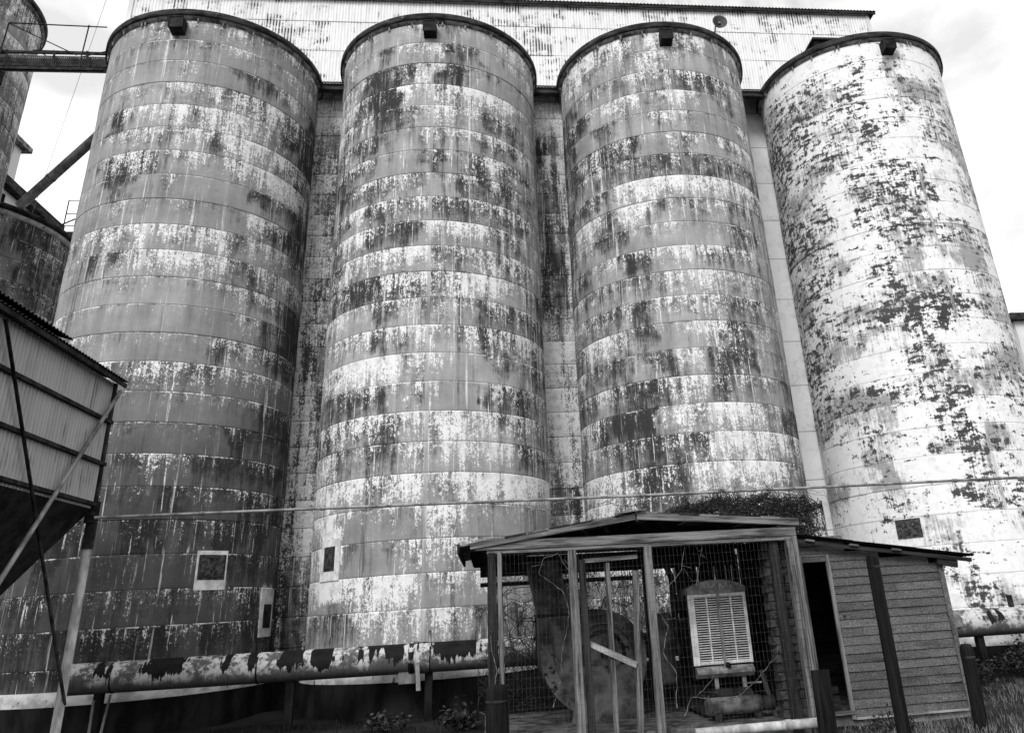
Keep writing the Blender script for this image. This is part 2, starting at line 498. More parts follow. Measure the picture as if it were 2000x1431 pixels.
def thing(name, loc, label, cat, group=None):
    o = bpy.data.objects.new(name, None)
    o.empty_display_size = .3
    COL.objects.link(o)
    o.location = loc
    return tag(o, label, cat, group)

def gz(x, y=0):
    return max(0.0, min(0.14, 0.012 * (5.0 - x)))

def recalc(me):
    import bmesh
    bm = bmesh.new(); bm.from_mesh(me)
    bmesh.ops.recalc_face_normals(bm, faces=bm.faces)
    bm.to_mesh(me); bm.free()

# ------------------------------------------------------------------ ground
def build_ground():
    xs = np.concatenate([[-900, -300, -120, -60, -30], np.arange(-18, 24.1, .5), [30, 60, 120, 300, 900]])
    ys = np.concatenate([[-300, -100, -40, -15, -5, 0], np.arange(3, 26.1, .5), [32, 45, 70, 120, 300, 1200]])
    b = MB()
    rows, gr = [], []
    for y in ys:
        row = []
        for x in xs:
            z = gz(x)
            if -18 < x < 24 and 3 < y < 26:
                z += .018 * math.sin(x * 2.3 + y) + .015 * math.sin(y * 3.1 - x * 1.3)
            row.append((x, y, z))
        rows.append(row); gr.append(row)
    b.quadmesh(rows, gr, False, True)
    o = b.build('ground', 'ground')
    tag(o, 'dark bare soil around the sheds and silos', kind='structure')
build_ground()

# ------------------------------------------------------------------ silos
R = 2.40
CH = 0.573
ZT = 13.75                                     # joint under the top lift
CLS = {'.': (.19, .14), ',': (.36, .36), 'd': (.33, .80), 'D': (.22, 1.18), 'm': (.48, .74),
       'w': (.57, .46), 'W': (.74, .32), 'A': (1.05, 0.0), 'g': (.36, .10)}
# on the white silo: (grey bleaching, share flaked down to dark concrete)
CLSW = {'A': (.22, .23), 'W': (.26, .26), 'g': (.58, .32), 'm': (.54, .42), 'd': (.44, .51), 'D': (.40, .60)}
S1 = [".,wwww,,ww", "....,...,,", "...w..dw,d", ".,.wwwwwmD", ".d,wmwwwmD", ".wwmWmWWwm", ".mm,w.wWWm", ".d.w...dmD",
      ".,..,..wmD", ",mwwmwmwWm", ",dwWWWwmwm", "......,ddD", ",,....,wdD", ",,....mwmD", "..wwWwWwWw", "....,.,,md",
      "..,,...dmd", "..d,wwdmmd", ".dd,.d,,md", ".dd.d,,dd,", ".d....,dd,", "dd,,,,,,md", "dddddd,dmm", "dddddddddd"]
S2 = ["w,.,w,..ww", ",,dwWdd.,w", "wddmWd,,..", "wmDWWWWWWw", "wmdmwwwmm,", "md,.w,wmw,", "dd.,m.mmmw", "dmmwwwmmm,",
      "mwmwwmmmm,", "mwmdWwwmm,", "mWWWWwwww,", "mddmwwWw,d", "mwmwmwwmmd", ",wmwW,wmwm", "wWWWw..mwm", "dmm.w..mm,",
      "mwmmwWwmmm", "mmmwwWWWdm", "WWwWwwWWWW", "w,.,wW,,,,", "W,.,wW,.,,", "WwWW,w,,,,", "mdWWWWdd,,", "dmmdddmddd"]
S3 = ["wWWw.Www,w", ",mwwwWw.,w", "d,,.w,mmm,", "dd.w,wW.m,", "d.d,.ww..w", "dmdd.,m.mw", "dwdmmmmmmm", "dmwWWWWWWw",
      "mwdwmwmwm,", "mwd,,,.,m,", "m,,d,wwmd,", "wmmmwWWww,", "wmmdwwwwm,", "mWwd,,Wmw,", "wmd,mwmm,,", "mwddmwm,,d",
      "wmDDwWWWwd", "mwddmmWWWw", "wWwDdWWWWm", "wwmdd.wwwm", "wwmmddwwmm", "wmmmdd,,mm", "mmddddmmmm", "dddddddddd"]
S4 = ["WAAWAAAgAA", "mdmmWdAgAA", "mmdmmdAmgg", "dmdmddAmmg", "dmdmmddAmg", "mAmmAdAAAg", "dmgAddddAg", "dmmAdmdDAg",
      "dddAmmdmAA", "mggAAmddmg", "mdmAddgAgm", "dmgAADmgAg", "dmmmDDDDmg", "ddgAAdDAAm", "dmgAAmmAgg", "dmmDdDDmdd",
      "mmmgAAdAAm", "AAmgAmdmAA", "gAAgAAdmAA", "gAgmAAdddA", "AAAAAAAAAA", "AAAAdmAAAA", "AAAAAdmAAA", "AAAAAmmAAA"]
S0 = ["dw,dwdw,ww", "wd,ww,wdww", "dw,,dwwgww"] * 9
STK = ["dwd,,dwdmd", "mdd,dw,dmd", "d,dd,m.ddm"] * 9

def vnoise(x, y, seed):
    """cheap value noise for the control fields"""
    xi = np.floor(x).astype(int); yi = np.floor(y).astype(int)
    fx = x - xi; fy = y - yi
    fx = fx*fx*(3-2*fx); fy = fy*fy*(3-2*fy)
    def hsh(a, b):
        h = (a * 374761393 + b * 668265263 + seed * 144269) & 0x7fffffff
        h = ((h ^ (h >> 13)) * 1274126177) & 0x7fffffff
        return ((h ^ (h >> 16)) & 0xffff) / 65535.0
    return (hsh(xi, yi)*(1-fx) + hsh(xi+1, yi)*fx)*(1-fy) + (hsh(xi, yi+1)*(1-fx) + hsh(xi+1, yi+1)*fx)*fy

def course_mesh(cx, cy, r, z0, z1, az0, table, seed, tone, profile, nseg, white_boxes, idx):
    chars = table[min(idx, len(table) - 1)]
    ts = np.array([0.0, 0.015, 0.05, .14, .25, .36, .47, .58, .69, .80, .90, .955, .985, 1.0])
    rr = np.full(len(ts), r)
    rr[0] -= .006; rr[-1] -= .006
    th = np.linspace(0, 2*PI, nseg, endpoint=False)
    T, TH = np.meshgrid(ts, th, indexing='ij')
    RR = np.repeat(rr[:, None], nseg, 1) + .004 * (vnoise(TH * 9, T * 2 + idx * 3, seed) - .5)
    Z = z0 + (z1 - z0) * T
    X = cx + RR * np.sin(TH); Y = cy - RR * np.cos(TH)
    # column in the field that the front of the silo shows
    ph = (TH - az0 + PI) % (2*PI) - PI
    s = np.sin(ph)
    back = np.abs(ph) > PI/2
    n = len(chars)
    u = TH * r
    c = (s + 1) / 2 * n - .5 + (vnoise(u * 1.7, Z * 2.1, seed + 3) - .5) * .9 + (vnoise(u * 5.1, Z * 4.3, seed + 4) - .5) * .7
    c = np.where(back, n - 1 - c, c)
    c = np.clip(c, 0, n - 1)
    i0 = np.floor(c).astype(int); i1 = np.minimum(i0 + 1, n - 1)
    f = np.clip((c - i0 - .32) / .36, 0, 1); f = f*f*(3-2*f)
    tab = CLS if profile else CLSW
    W = np.array([tab[k][0] for k in chars]); K = np.array([tab[k][1] for k in chars])
    pw = W[i0]*(1-f) + W[i1]*f
    pk = K[i0]*(1-f) + K[i1]*f
    # every form panel of a lift weathered in its own way
    pan = np.floor(u / .74 + 3.17 * 13.7 * seed + .5).astype(int)
    hs = lambda q: ((((pan * 7919 + idx * 104729 + seed * 31 + q * 613) & 0x7fffffff) * 48271) % 2147483647 % 1000) / 1000.0
    down = (1 - T) ** 1.25
    rowc = idx + (1 - T) - .5 + (vnoise(u * 2.6, Z * 2.6, seed + 41) - .5) * .9 + (vnoise(u * 6.1, Z * 6.1, seed + 42) - .5) * .5
    rowc = np.clip(rowc, 0, len(table) - 1.001)
    r0 = np.floor(rowc).astype(int); fr_ = rowc - r0; fr_ = fr_*fr_*(3-2*fr_)
    AW = np.array([[tab[k][0] for k in row] for row in table]); AK = np.array([[tab[k][1] for k in row] for row in table])
    def smp(A):
        a0 = A[r0, i0]*(1-f) + A[r0, i1]*f; a1 = A[r0+1, i0]*(1-f) + A[r0+1, i1]*f
        return a0*(1-fr_) + a1*fr_
    if profile:
        style = np.clip(1.5 * vnoise(u * .55, Z * 0 + idx * 7.3, seed + 31) - .30, 0, 1)     # 0 drips from the joint, 1 evenly worn
        pw = .75 * pw + .25 * smp(AW) + .62 * down * style * .7 - .10 * style + (hs(1) - .5) * .30
        pk = .75 * pk + .25 * smp(AK) + .50 * down * style * .6 + (hs(2) - .5) * .34
    else:
        pw = smp(AW) + (hs(1) - .5) * .25
        pk = smp(AK) + (hs(2) - .5) * .12
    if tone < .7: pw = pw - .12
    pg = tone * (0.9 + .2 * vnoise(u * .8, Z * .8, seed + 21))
    for (a, z, wa, hz_, dw, dk) in white_boxes:
        da = np.abs((TH - a + PI) % (2*PI) - PI) * r
        dz = np.abs(Z - z)
        k = np.clip((wa - da) / .10 + .5, 0, 1) * np.clip((hz_ - dz) / .10 + .5, 0, 1)
        pw = pw * (1 - k) + dw * k; pk = pk * (1 - k) + dk * k
    nv = X.size
    co = np.stack([X, Y, Z], -1).reshape(-1, 3)
    m, k = X.shape
    a = (np.arange(m-1)[:, None] * k + np.arange(k)[None, :])
    b = (np.arange(m-1)[:, None] * k + (np.arange(k)[None, :] + 1) % k)
    faces = np.stack([a, b, b + k, a + k], -1).reshape(-1, 4)
    me = bpy.data.meshes.new('wall_course')
    me.from_pydata(co.tolist(), [], faces.tolist())
    at = me.attributes.new('suv', 'FLOAT_VECTOR', 'POINT')
    at.data.foreach_set('vector', np.stack([u, Z, np.full_like(u, seed * 13.7)], -1).astype(np.float32).ravel())
    at = me.attributes.new('ctl', 'FLOAT_COLOR', 'POINT')
    at.data.foreach_set('color', np.stack([np.clip(pw, -.3, 1.2), np.clip(pk, -.3, 1.2), pg, T], -1).astype(np.float32).ravel())
    sm = np.ones(len(faces), bool); sm[:k] = False; sm[-k:] = False
    me.polygons.foreach_set('use_smooth', sm)
    return me

def silo(cx, cy, table, seed, label, tones, profile, boxes, zt=ZT, zbase=.82, r=R, nseg=208, rim=True, vent=True, foot=True, name='grain_silo', band=.20):
    o = thing(name, (cx, cy, 0), label, 'silo', 'grain silos')
    az0 = math.atan2(-cx, cy)                  # azimuth (from -Y, towards +X) that faces the camera
    z1 = zt + .60; z0 = zt; k = 0
    rr = random.Random(seed)
    while True:
        e = rr.uniform(-.006, .006)
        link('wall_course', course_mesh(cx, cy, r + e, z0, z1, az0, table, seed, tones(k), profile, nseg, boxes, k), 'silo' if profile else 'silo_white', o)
        if z0 <= zbase + .01: break
        k += 1; z1 = z0; z0 = max(zbase, z0 - CH)
        if z0 - zbase < .3: z0 = zbase
    ztop = zt + .60
    if rim:
        e = MB().lathe((cx, cy, 0), [(r + .075, ztop + .005), (r + .10, ztop + .01), (r + .115, ztop + .04), (r + .115, ztop + .15), (r + .08, ztop + .19), (r - .2, ztop + .21)], 96).build('rim', 'rim', o)
        MB().lathe((cx, cy, 0), [(r - .02, ztop - .07), (r + .03, ztop - .06), (r + .08, ztop + .012)], 96).build('soffit', 'rimlight', o)
        MB().lathe((cx, cy, 0), [(r - .2, ztop + .20), (.4, ztop + .42), (.01, ztop + .44)], 48).build('roof_slab', 'concrete', o)
        b = MB()
        for j in range(13):                    # hanger stubs under the rim
            a = az0 + (j - 6) * .25 + rr.uniform(-.03, .03)
            for da in ((0,) if j % 3 else (-.02, .02)):
                x, y = cx + (r + .035) * math.sin(a + da), cy - (r + .035) * math.cos(a + da)
                b.box((x - .015, y - .015, ztop - .13), (x + .015, y + .015, ztop - .03))
        b.build('hanger_bolts', 'rimlight', o)['kind'] = 'stuff'
    if vent:
        a = math.radians(-2.3)
        d = Vector((math.sin(a), -math.cos(a), 0)); sd_ = Vector((math.cos(a), math.sin(a), 0))
        base = Vector((cx, cy, 0))
        w, zl, zh = .145, ztop - .45, ztop - .15
        b = MB()
        p = base + d * (r - .03)
        # sheet-metal spout: sloping hood open below
        rows = []
        for dist, lo, hi in ((0.0, zl - .05, zh), (.27, zl, zh - .02)):
            q = p + d * dist
            rows.append([q - sd_ * w + Vector((0, 0, lo)), q + sd_ * w + Vector((0, 0, lo)), q + sd_ * w + Vector((0, 0, hi)), q - sd_ * w + Vector((0, 0, hi))])
        ids = b.quadmesh(rows, rows, True)
        b.f.append(tuple(reversed(ids[1]))); b.sm.append(False)
        vb = b.build('vent_box', 'rust_body', o); recalc(vb.data)
        b = MB()
        q = p + d * .275
        b.bar(q - sd_ * (w + .015) + Vector((0, 0, zh - .02)), q + sd_ * (w + .015) + Vector((0, 0, zh - .02)), .02, .03)
        b.bar(q - sd_ * (w + .0) + Vector((0, 0, zl)), q - sd_ * (w + .0) + Vector((0, 0, zh - .035)), .02, .02, tuple(d))
        b.bar(q + sd_ * (w + .0) + Vector((0, 0, zl)), q + sd_ * (w + .0) + Vector((0, 0, zh - .035)), .02, .02, tuple(d))
        b.build('vent_flange', 'dark_steel', vb)
    if foot:
        MB().lathe((cx, cy, 0), [(r - .05, zbase + .01), (r + .055, zbase + .002), (r + .06, zbase - band)], 96).build('footing_band', 'concrete_white', o)
        MB().lathe((cx, cy, 0), [(r + .045, zbase - band), (r + .05, -.2)], 96).build('foundation', 'concrete_dark', o)
    return o

def hatch(o, cx, cy, az, z, w, h, r=R, mat='rust_body', frame=None, surround=None):
    """curved plate set in the silo wall"""
    def patch(w_, h_, off, m, nm, par, zz=z):
        b = MB()
        n = 8
        rows = []
        for zc in (zz - h_/2, zz + h_/2):
            rows.append([(cx + (r + off)*math.sin(az + (k/n - .5)*w_/r), cy - (r + off)*math.cos(az + (k/n - .5)*w_/r), zc) for k in range(n + 1)])
        inner = []
        for row in rows: inner.append([(cx + (r - .02)/(r + off)*(x - cx), cy + (r - .02)/(r + off)*(y - cy), zc) for x, y, zc in row])
        b.quadmesh([inner[0], rows[0], rows[1], inner[1]], [inner[0], rows[0], rows[1], inner[1]])
        b.f.append((0, 9, 18, 27)); b.sm.append(False)
        b.f.append((8, 35, 26, 17)); b.sm.append(False)
        return b.build(nm, m, par)
    if surround: patch(surround[0], surround[1], .014, 'limewash', 'hatch_surround', o, z + surround[2])
    f = patch(w, h, .022, frame or 'dark_steel', 'hatch', o)
    patch(w - .09, h - .09, .034, mat, 'hatch_cover', f)
    return f

t1 = lambda k: 1.15 if k < 12 else (.95 if k < 14 else (.62 if k < 16 else (.46 if k < 18 else .36)))  # lower lifts darker: stains plus shade from the surroundings put into the tone
t2 = lambda k: 1.22 if k < 19 else 1.05
t3 = lambda k: 1.22 if k < 15 else 1.05
t4 = lambda k: 1.25
rad = math.radians
SILOS = [(-6.605, 17.4275), (-1.0561, 17.3319), (4.5073, 17.3954), (10.2131, 17.5298)]
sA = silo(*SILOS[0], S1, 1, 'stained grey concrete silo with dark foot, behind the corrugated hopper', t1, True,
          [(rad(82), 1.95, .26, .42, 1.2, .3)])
hatch(sA, *SILOS[0], rad(45.3), 2.63, .50, .42, mat='hatch_patch', frame='hatch_patch', surround=(.57, .66, -.05))
hatch(sA, *SILOS[0], rad(83), 1.78, .36, .42, mat='dark_steel', surround=(.62, .85, .06))
sB = silo(*SILOS[1], S2, 2, 'grey silo with white peeled bands, second from the hopper, behind the flanged duct', t2, True,
          [(rad(-48), 2.55, .34, .62, 1.35, .1), (rad(-50), 3.4, .12, .4, 1.1, .2)])
hatch(sB, *SILOS[1], rad(-48.3), 2.66, .34, .42, mat='block', frame='block', surround=(.62, .72, -.02))
sC = silo(*SILOS[2], S3, 3, 'grey streaked silo rising behind the gabled engine shed', t3, True, [])
sD = silo(*SILOS[3], S4, 4, 'mostly white peeling silo nearest the right edge', t4, False, [], zbase=.68)
hatch(sD, *SILOS[3], rad(-46.5), 2.66, .50, .36, mat='hatch_patch', frame='hatch_patch')
sE = silo(-13.95, 17.55, S0, 5, 'taller silo cut off by the left edge, beyond the footbridge', lambda k: .95, True, [],
          zt=16.05, vent=False, foot=False, zbase=.4, nseg=120)

# ------------------------------------------------------------------ infill walls between the silos
def infill(x0, x1, y, seed, label, white):
    o = thing('infill_wall', ((x0 + x1)/2, y, 0), label, 'wall', 'infill walls between silos')
    z = .6; k = 0
    rr = random.Random(seed)
    while z < 15.1:
        z2 = z + CH*(2 if white else 1)
        nx, nz = 14, 8
        xs = np.linspace(x0, x1, nx + 1); zs = np.linspace(z + .006, z2 - .006, nz + 1)
        e = rr.uniform(-.012, .0)
        rows, W, K = [], [], []
        for j, zz in enumerate(zs):
            row = []
            for i, xx in enumerate(xs):
                yy = y + e + (.014 if j in (0, nz) else 0)
                row.append((xx, yy if not white else y + (.0015 if j in (0, nz) else 0), zz))
            rows.append(row)
        b = MB(); b.quadmesh(rows, rows)
        me = b.mesh('concrete_block')
        X = np.array(rows).reshape(-1, 3)
        u = X[:, 0] + seed * 3.3; zz = X[:, 2]
        if white: pw = np.full(len(u), .02) + .45*vnoise(u*4, zz*.4, seed)**2; pk = np.zeros(len(u)) - .1
        else:
            pw = .48 + .35*rr.random() + .8*(vnoise(u*5.5, zz*.55, seed) - .5); pk = .55 + .35 * rr.random() + .7*(vnoise(u*5, zz*.7, seed+5) - .5)
            edge = np.minimum(np.abs(X[:, 0] - x0), np.abs(X[:, 0] - x1))
            pw = np.where(edge < .60, .90, pw)
            top = np.clip((zz - 13.0)/.6, 0, 1); pw = pw*(1-top) + .95*top; pk = pk*(1-top)
            bot = np.clip((3.2 - zz)/1.5, 0, 1); pw = pw*(1-.5*bot); pk = pk + .3*bot
        at = me.attributes.new('suv', 'FLOAT_VECTOR', 'POINT')
        at.data.foreach_set('vector', np.stack([u, zz, np.full_like(u, seed*7.1)], -1).astype(np.float32).ravel())
        at = me.attributes.new('ctl', 'FLOAT_COLOR', 'POINT')
        T = np.full_like(u, .5)
        at.data.foreach_set('color', np.stack([pw, pk, np.ones_like(u), T], -1).astype(np.float32).ravel())
        link('concrete_block', me, 'silo_white' if white else 'silo', o)
        z = z2; k += 1
    MB().box((x0, 17.53, 14.29), (x1, 17.70, 14.42)).build('ledge', 'rim', o)
    MB().box((x0, y + .03, -.2), (x1, y + .3, 15.0)).build('backing', 'concrete_dark', o)  # shade of the gap between silos put into this near-black colour
    return o
infill(-4.75, -2.90, 18.05, 11, 'narrow block wall in the gap left of the flanged-duct silo', False)
infill(.80, 2.65, 18.0, 12, 'narrow block wall in the gap left of the engine-shed silo', False)
infill(6.35, 8.35, 18.45, 13, 'smooth white wall strip between the grey and the mostly white silo', True)

# ------------------------------------------------------------------ corrugated sheets
def corr_mesh(w, h, pitch=.08, amp=.008, sub=6, name='sheet', rows_=2):
    n = int(round(w / pitch * sub))
    rows, gr = [], []
    for j in range(rows_):
        z = h * j / (rows_ - 1)
        row, g = [], []
        for i in range(n + 1):
            x = w * i / n
            c = math.cos(2*PI * x / pitch)
            row.append((x, amp * c, z)); g.append((x, z, (c + 1)/2))
        rows.append(row); gr.append(g)
    b = MB(); b.quadmesh(rows, gr, False, True)
    return b.mesh(name)

# ------------------------------------------------------------------ gallery house along the silo tops
def gallery():
    y = 17.52
    o = thing('gallery_house', (1, y, 14.5), 'long white corrugated gallery house on top of the silos', 'building')
    zrow = [14.46, 15.50, 16.46, 17.22]
    x0, x1 = -9.12, 11.36
    sw = (x1 - x0) / 24
    rr = random.Random(3)
    # wear of each sheet, read row by row from the left (0 clean .. 9 rusty)
    wear = ["111112001100355520013121", "432455200014621455432211", "232332112345431344334542"]
    for r_ in range(3):
        h = zrow[r_+1] - zrow[r_] + .06
        me = corr_mesh(sw + .04, h)
        me.materials.append(MAT['corr'])
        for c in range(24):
            s = bpy.data.objects.new('wall_sheet', me); COL.objects.link(s)
            s.parent = o
            s.matrix_parent_inverse = o.matrix_basis.inverted()
            s.location = (x0 + c*sw - .01, y - .012*(r_) - .003*(c % 2) + rr.uniform(-.002, .002), zrow[r_])
            s.rotation_euler = (rr.uniform(-.004, .004), rr.uniform(-.003, .003), 0)
            s.color = (int(wear[r_][c]) * .10 - .12, 0, 0, 1)
    MB().box((x0 + .02, y + 1.6, 14.9), (x1 - .02, 22.5, 17.2)).build('inner_frame', 'concrete', o)
    me = corr_mesh(5.0, 2.78); me.materials.append(MAT['corr'])
    for x, nm in ((x1 + .02, 'end_wall'), (x0 - .02, 'end_wall')):
        s = bpy.data.objects.new(nm, me); COL.objects.link(s); s.parent = o; s.matrix_parent_inverse = o.matrix_basis.inverted()
        s.location = (x, y + .01, 14.46); s.rotation_euler = (0, 0, PI/2); s.color = (.2, 0, 0, 1)
    MB().box((x1 - .06, y - .05, 14.5), (x1 + .05, y + .06, 17.2)).build('corner_trim', 'white_wall', o)
    MB().box((x0 - .05, y - .05, 14.5), (x0 + .06, y + .06, 17.2)).build('corner_trim', 'white_wall', o)
    # roof: one long dark corrugated eave strip and its slab
    me = corr_mesh(x1 - x0 + .5, 5.4, .10, .016); me.materials.append(MAT['corr_roof'])
    s = bpy.data.objects.new('roof_sheet', me); COL.objects.link(s); s.parent = o; s.matrix_parent_inverse = o.matrix_basis.inverted()
    s.location = (x0 - .25, y - .17, 17.27); s.scale = (1, 1, -1); s.rotation_euler = (PI/2 - .03, 0, 0)
    MB().box((x0 - .22, y - .15, 17.17), (x1 + .22, y - .11, 17.245)).build('eave_board', 'dark_steel', o)
    # flashing along the foot
    me = corr_mesh(x1 - x0, .05, .08, .012); me.materials.append(MAT['dark_steel'])
    s = bpy.data.objects.new('foot_flashing', me); COL.objects.link(s); s.parent = o; s.matrix_parent_inverse = o.matrix_basis.inverted()
    s.location = (x0, y - .05, 14.43)
gallery()

def tower():
    o = thing('headhouse_tower', (8, 22, 17), 'pale headhouse tower wall rising above the gallery roof', 'building')
    MB().box((-1.5, 20.5, 17.0), (11.5, 25.5, 26.0)).build('wall', 'white_wall', o)
    MB().box((-1.7, 20.3, 26.0), (11.7, 25.7, 26.25)).build('roof', 'rim', o)
    for x in (1.0, 5.0, 9.0):
        w = MB().box((x - .5, 20.44, 22.5), (x + .5, 20.5, 24.0)).build('window', 'dark_steel', o)
        for k in (-1, 1):
            MB().box((x + k*.24 - .2, 20.42, 22.6), (x + k*.24 + .2, 20.44, 23.9)).build('pane', 'black', w)
tower()

# flood lamp on the rim of the third silo
def flood():
    p = Vector((5.80, 15.3, 14.54))
    o = thing('flood_lamp', p, 'round dish flood lamp on a stalk at the silo rim', 'lamp')
    c = p + Vector((.14, -.05, .30))
    MB().tube([p, p + Vector((.03, -.01, .2)), c + Vector((0, .06, -.06))], .018, 6).build('stalk', 'dark_steel', o)
    MB().lathe(c, [(.0, .09), (.07, .085), (.13, .05), (.185, -.03), (.19, -.05), (.175, -.045), (.11, .02), (.0, .045)], 24, axis='y').build('dish', 'blower', o)
    MB().lathe(c, [(.0, -.01), (.03, -.005), (.035, .03), (.0, .04)], 12, axis='y').build('bulb', 'emblem', o)
flood()
def roof_hatch():
    o = thing('roof_hatch', (9.0, 16.2, 14.6), 'small dark hatch housing behind the mostly white silo rim', 'hatch')
    MB().box((8.75, 16.0, 14.5), (9.35, 16.6, 14.98)).build('housing', 'rust_body', o)
    MB().box((8.68, 15.93, 14.98), (9.42, 16.67, 15.04)).build('lid', 'dark_steel', o)
roof_hatch()

# ------------------------------------------------------------------ footbridge with screw conveyor, left
def bridge():
    y = 16.9
    o = thing('footbridge', (-10.2, y, 14.0), 'dark steel footbridge with conveyor tube at the left silos', 'bridge')
    xl, xr = -11.55, -8.95
    MB().tube([(xl, y + .10, 14.50), (xr, y + .10, 14.50)], .20, 16).build('conveyor_tube', 'grey_steel', o)
    b = MB()
    for j in range(60):                                                    # expanded-metal guard
        x = xl + .05 + (xr - xl - .1) * j / 59
        b.bar((x, y - .13, 14.32), (x + .05, y - .13, 14.55), .012, .008, (0, 1, 0))
        b.bar((x + .05, y - .135, 14.32), (x, y - .135, 14.55), .012, .008, (0, 1, 0))
    b.build('guard_mesh', 'dark_steel', o)['kind'] = 'stuff'
    for z, r_ in ((14.66, .03), (14.28, .035)):
        MB().bar((xl, y - .13, z), (xr, y - .13, z), .05, .06).build('chord', 'dark_steel', o)
    MB().bar((xl + .3, y - .35, 14.02), (xr, y - .35, 14.02), .07, .07).build('chord', 'dark_steel', o)
    MB().tube([(xl + .15, y - .2, 15.47), (xr - .2, y - .2, 15.41)], .016, 6).build('handrail', 'dark_steel', o)
    MB().tube([(xl + .6, y + .2, 14.98), (xr - .2, y + .2, 14.95)], .014, 6).build('handrail', 'dark_steel', o)
    for x in (xl + .15, xr - .62):
        MB().tube([(x, y - .2, 15.46), (x - .02, y - .2, 14.1)], .015, 6).build('rail_post', 'dark_steel', o)
    MB().tube([(xl + .17, y - .2, 15.45), (xr - .75, y - .2, 14.55)], .013, 6).build('brace', 'dark_steel', o)
    MB().tube([(xr - .62, y - .2, 14.5), (xr - .1, y - .2, 14.68)], .013, 6).build('brace', 'dark_steel', o)
    MB().tube([(xl + .7, y + .2, 14.96), (xl + 1.2, y + .2, 14.66)], .012, 6).build('brace', 'dark_steel', o)
    for x in (xl + .25, xl + 1.3, xr - .55):
        MB().bar((x, y - .16, 14.7), (x + .22, y - .36, 14.0), .045, .03).build('hanger', 'dark_steel', o)
    MB().box((xl - .08, y - .26, 14.0), (xl + .03, y + .3, 14.85)).build('end_plate', 'rust_body', o)
bridge()

# ------------------------------------------------------------------ squat tank behind, its roof, spout pipe and railing
def tank():
    cx, cy, r = -14.9, 21.7, 3.2
    o = silo(cx, cy, STK, 6, 'squat dark streaked tank between the left silos', lambda k: .95, True, [], zt=11.3, vent=False, foot=False,
             zbase=.3, r=r, nseg=120, rim=False, name='squat_tank')
    z = 11.90
    MB().lathe((cx, cy, 0), [(r - .05, z - .1), (r + .05, z - .05), (r + .05, z + .06), (r - .02, z + .08)], 72).build('pale_lip', 'concrete_white', o)
    MB().lathe((cx, cy, 0), [(r + .02, z + .07), (r + .12, z + .10), (r + .12, z + .20), (r, z + .23), (1.4, z + .36), (.01, z + .45)], 72).build('roof', 'rim', o)
    c = thing('rear_shed', (-18.5, 28, 0), 'dark eaved white shed rising just behind the squat tank', 'shed')
    MB().box((-20.8, 25.0, 0), (-16.85, 30.0, 16.55)).build('wall', 'white_wall', c)
    MB().box((-16.86, 25.4, 14.9), (-16.80, 26.75, 16.2)).build('eave_shade_patch', 'black', c)  # black panel painted on the wall for the shade under the eave
    b = MB(); b.prism([(-16.55, 16.40), (-16.55, 16.72), (-18.8, 18.2), (-21.1, 16.72), (-21.1, 16.40)], 24.7, 30.3)
    b.build('roof', 'rim', c)
    r_ = thing('roof_railing', (-16.3, 30.5, 15.5), 'thin pipe railing and stair beyond the squat tank roof', 'railing')
    for x in (-16.72, -15.98, -15.2):
        MB().tube([(x, 30.5, 15.6), (x, 30.5, 18.0)], .024, 5).build('post', 'dark_steel', r_)
    for z_ in (18.0, 17.4, 16.85):
        MB().tube([(-16.72, 30.5, z_), (-15.2, 30.5, z_ + .02)], .02, 5).build('rail', 'dark_steel', r_)
    MB().tube([(-17.3, 30.45, 16.6), (-16.0, 30.45, 17.3)], .03, 5).build('stair_rail', 'dark_steel', r_)
    MB().box((-16.8, 30.4, 15.3), (-14.9, 31.2, 16.55)).build('landing', 'rust_body', r_)
    p = thing('spout_pipe', (-12.1, 20.1, 12.2), 'grey slanting spout pipe running up to the silo', 'pipe')
    a, e = Vector((-12.15, 20.0, 12.20)), Vector((-9.3, 18.6, 14.25))
    MB().tube([a, e], .125, 18).build('tube', 'grey_steel', p)
    for t in (.30, .75):
        q = a.lerp(e, t); d = (e - a).normalized()
        MB().tube([q - d*.03, q + d*.03], .133, 18).build('collar', 'grey_steel', p)
    w = thing('guy_wire', (-14, 24, 12), 'faint thin guy wire in the sky beside the spout pipe', 'wire')
    MB().tube([(-13.3, 24, 23.5), (-14.35, 24, 12)], .007, 4).build('strand', 'wire', w)
    b_ = thing('far_elevator', (-23, 30, 0), 'pale narrow building with a sloping eave beyond the spout pipe', 'building')
    MB().box((-26, 27.5, 0), (-21.15, 34, 22.5)).build('wall', 'white_wall', b_)
    MB().box((-26.3, 27.2, 22.5), (-20.85, 34.3, 22.75)).build('roof', 'rimlight', b_)
    for k in range(3):
        MB().box((-21.15, 33.2 - k*.3, 18), (-21.11, 33.25 - k*.3, 22.2)).build('downpipe', 'dark_steel', b_)
tank()

def right_building():
    o = thing('distant_building', (24, 31, 0), 'pale plain building with a dark cornice at the right edge', 'building')
    MB().box((22.75, 30, 0), (34, 38, 11.85)).build('wall', 'white_wall', o)
    MB().box((22.5, 29.75, 11.85), (34.2, 38.2, 12.15)).build('cornice', 'rim', o)
    for x in (25, 28, 31):
        w = MB().box((x, 29.95, 7.5), (x + 1.1, 30, 9.3)).build('window', 'dark_steel', o)
        MB().box((x + .08, 29.93, 7.6), (x + .5, 29.95, 9.2)).build('pane', 'black', w)
        MB().box((x + .6, 29.93, 7.6), (x + 1.02, 29.95, 9.2)).build('pane', 'black', w)
right_building()

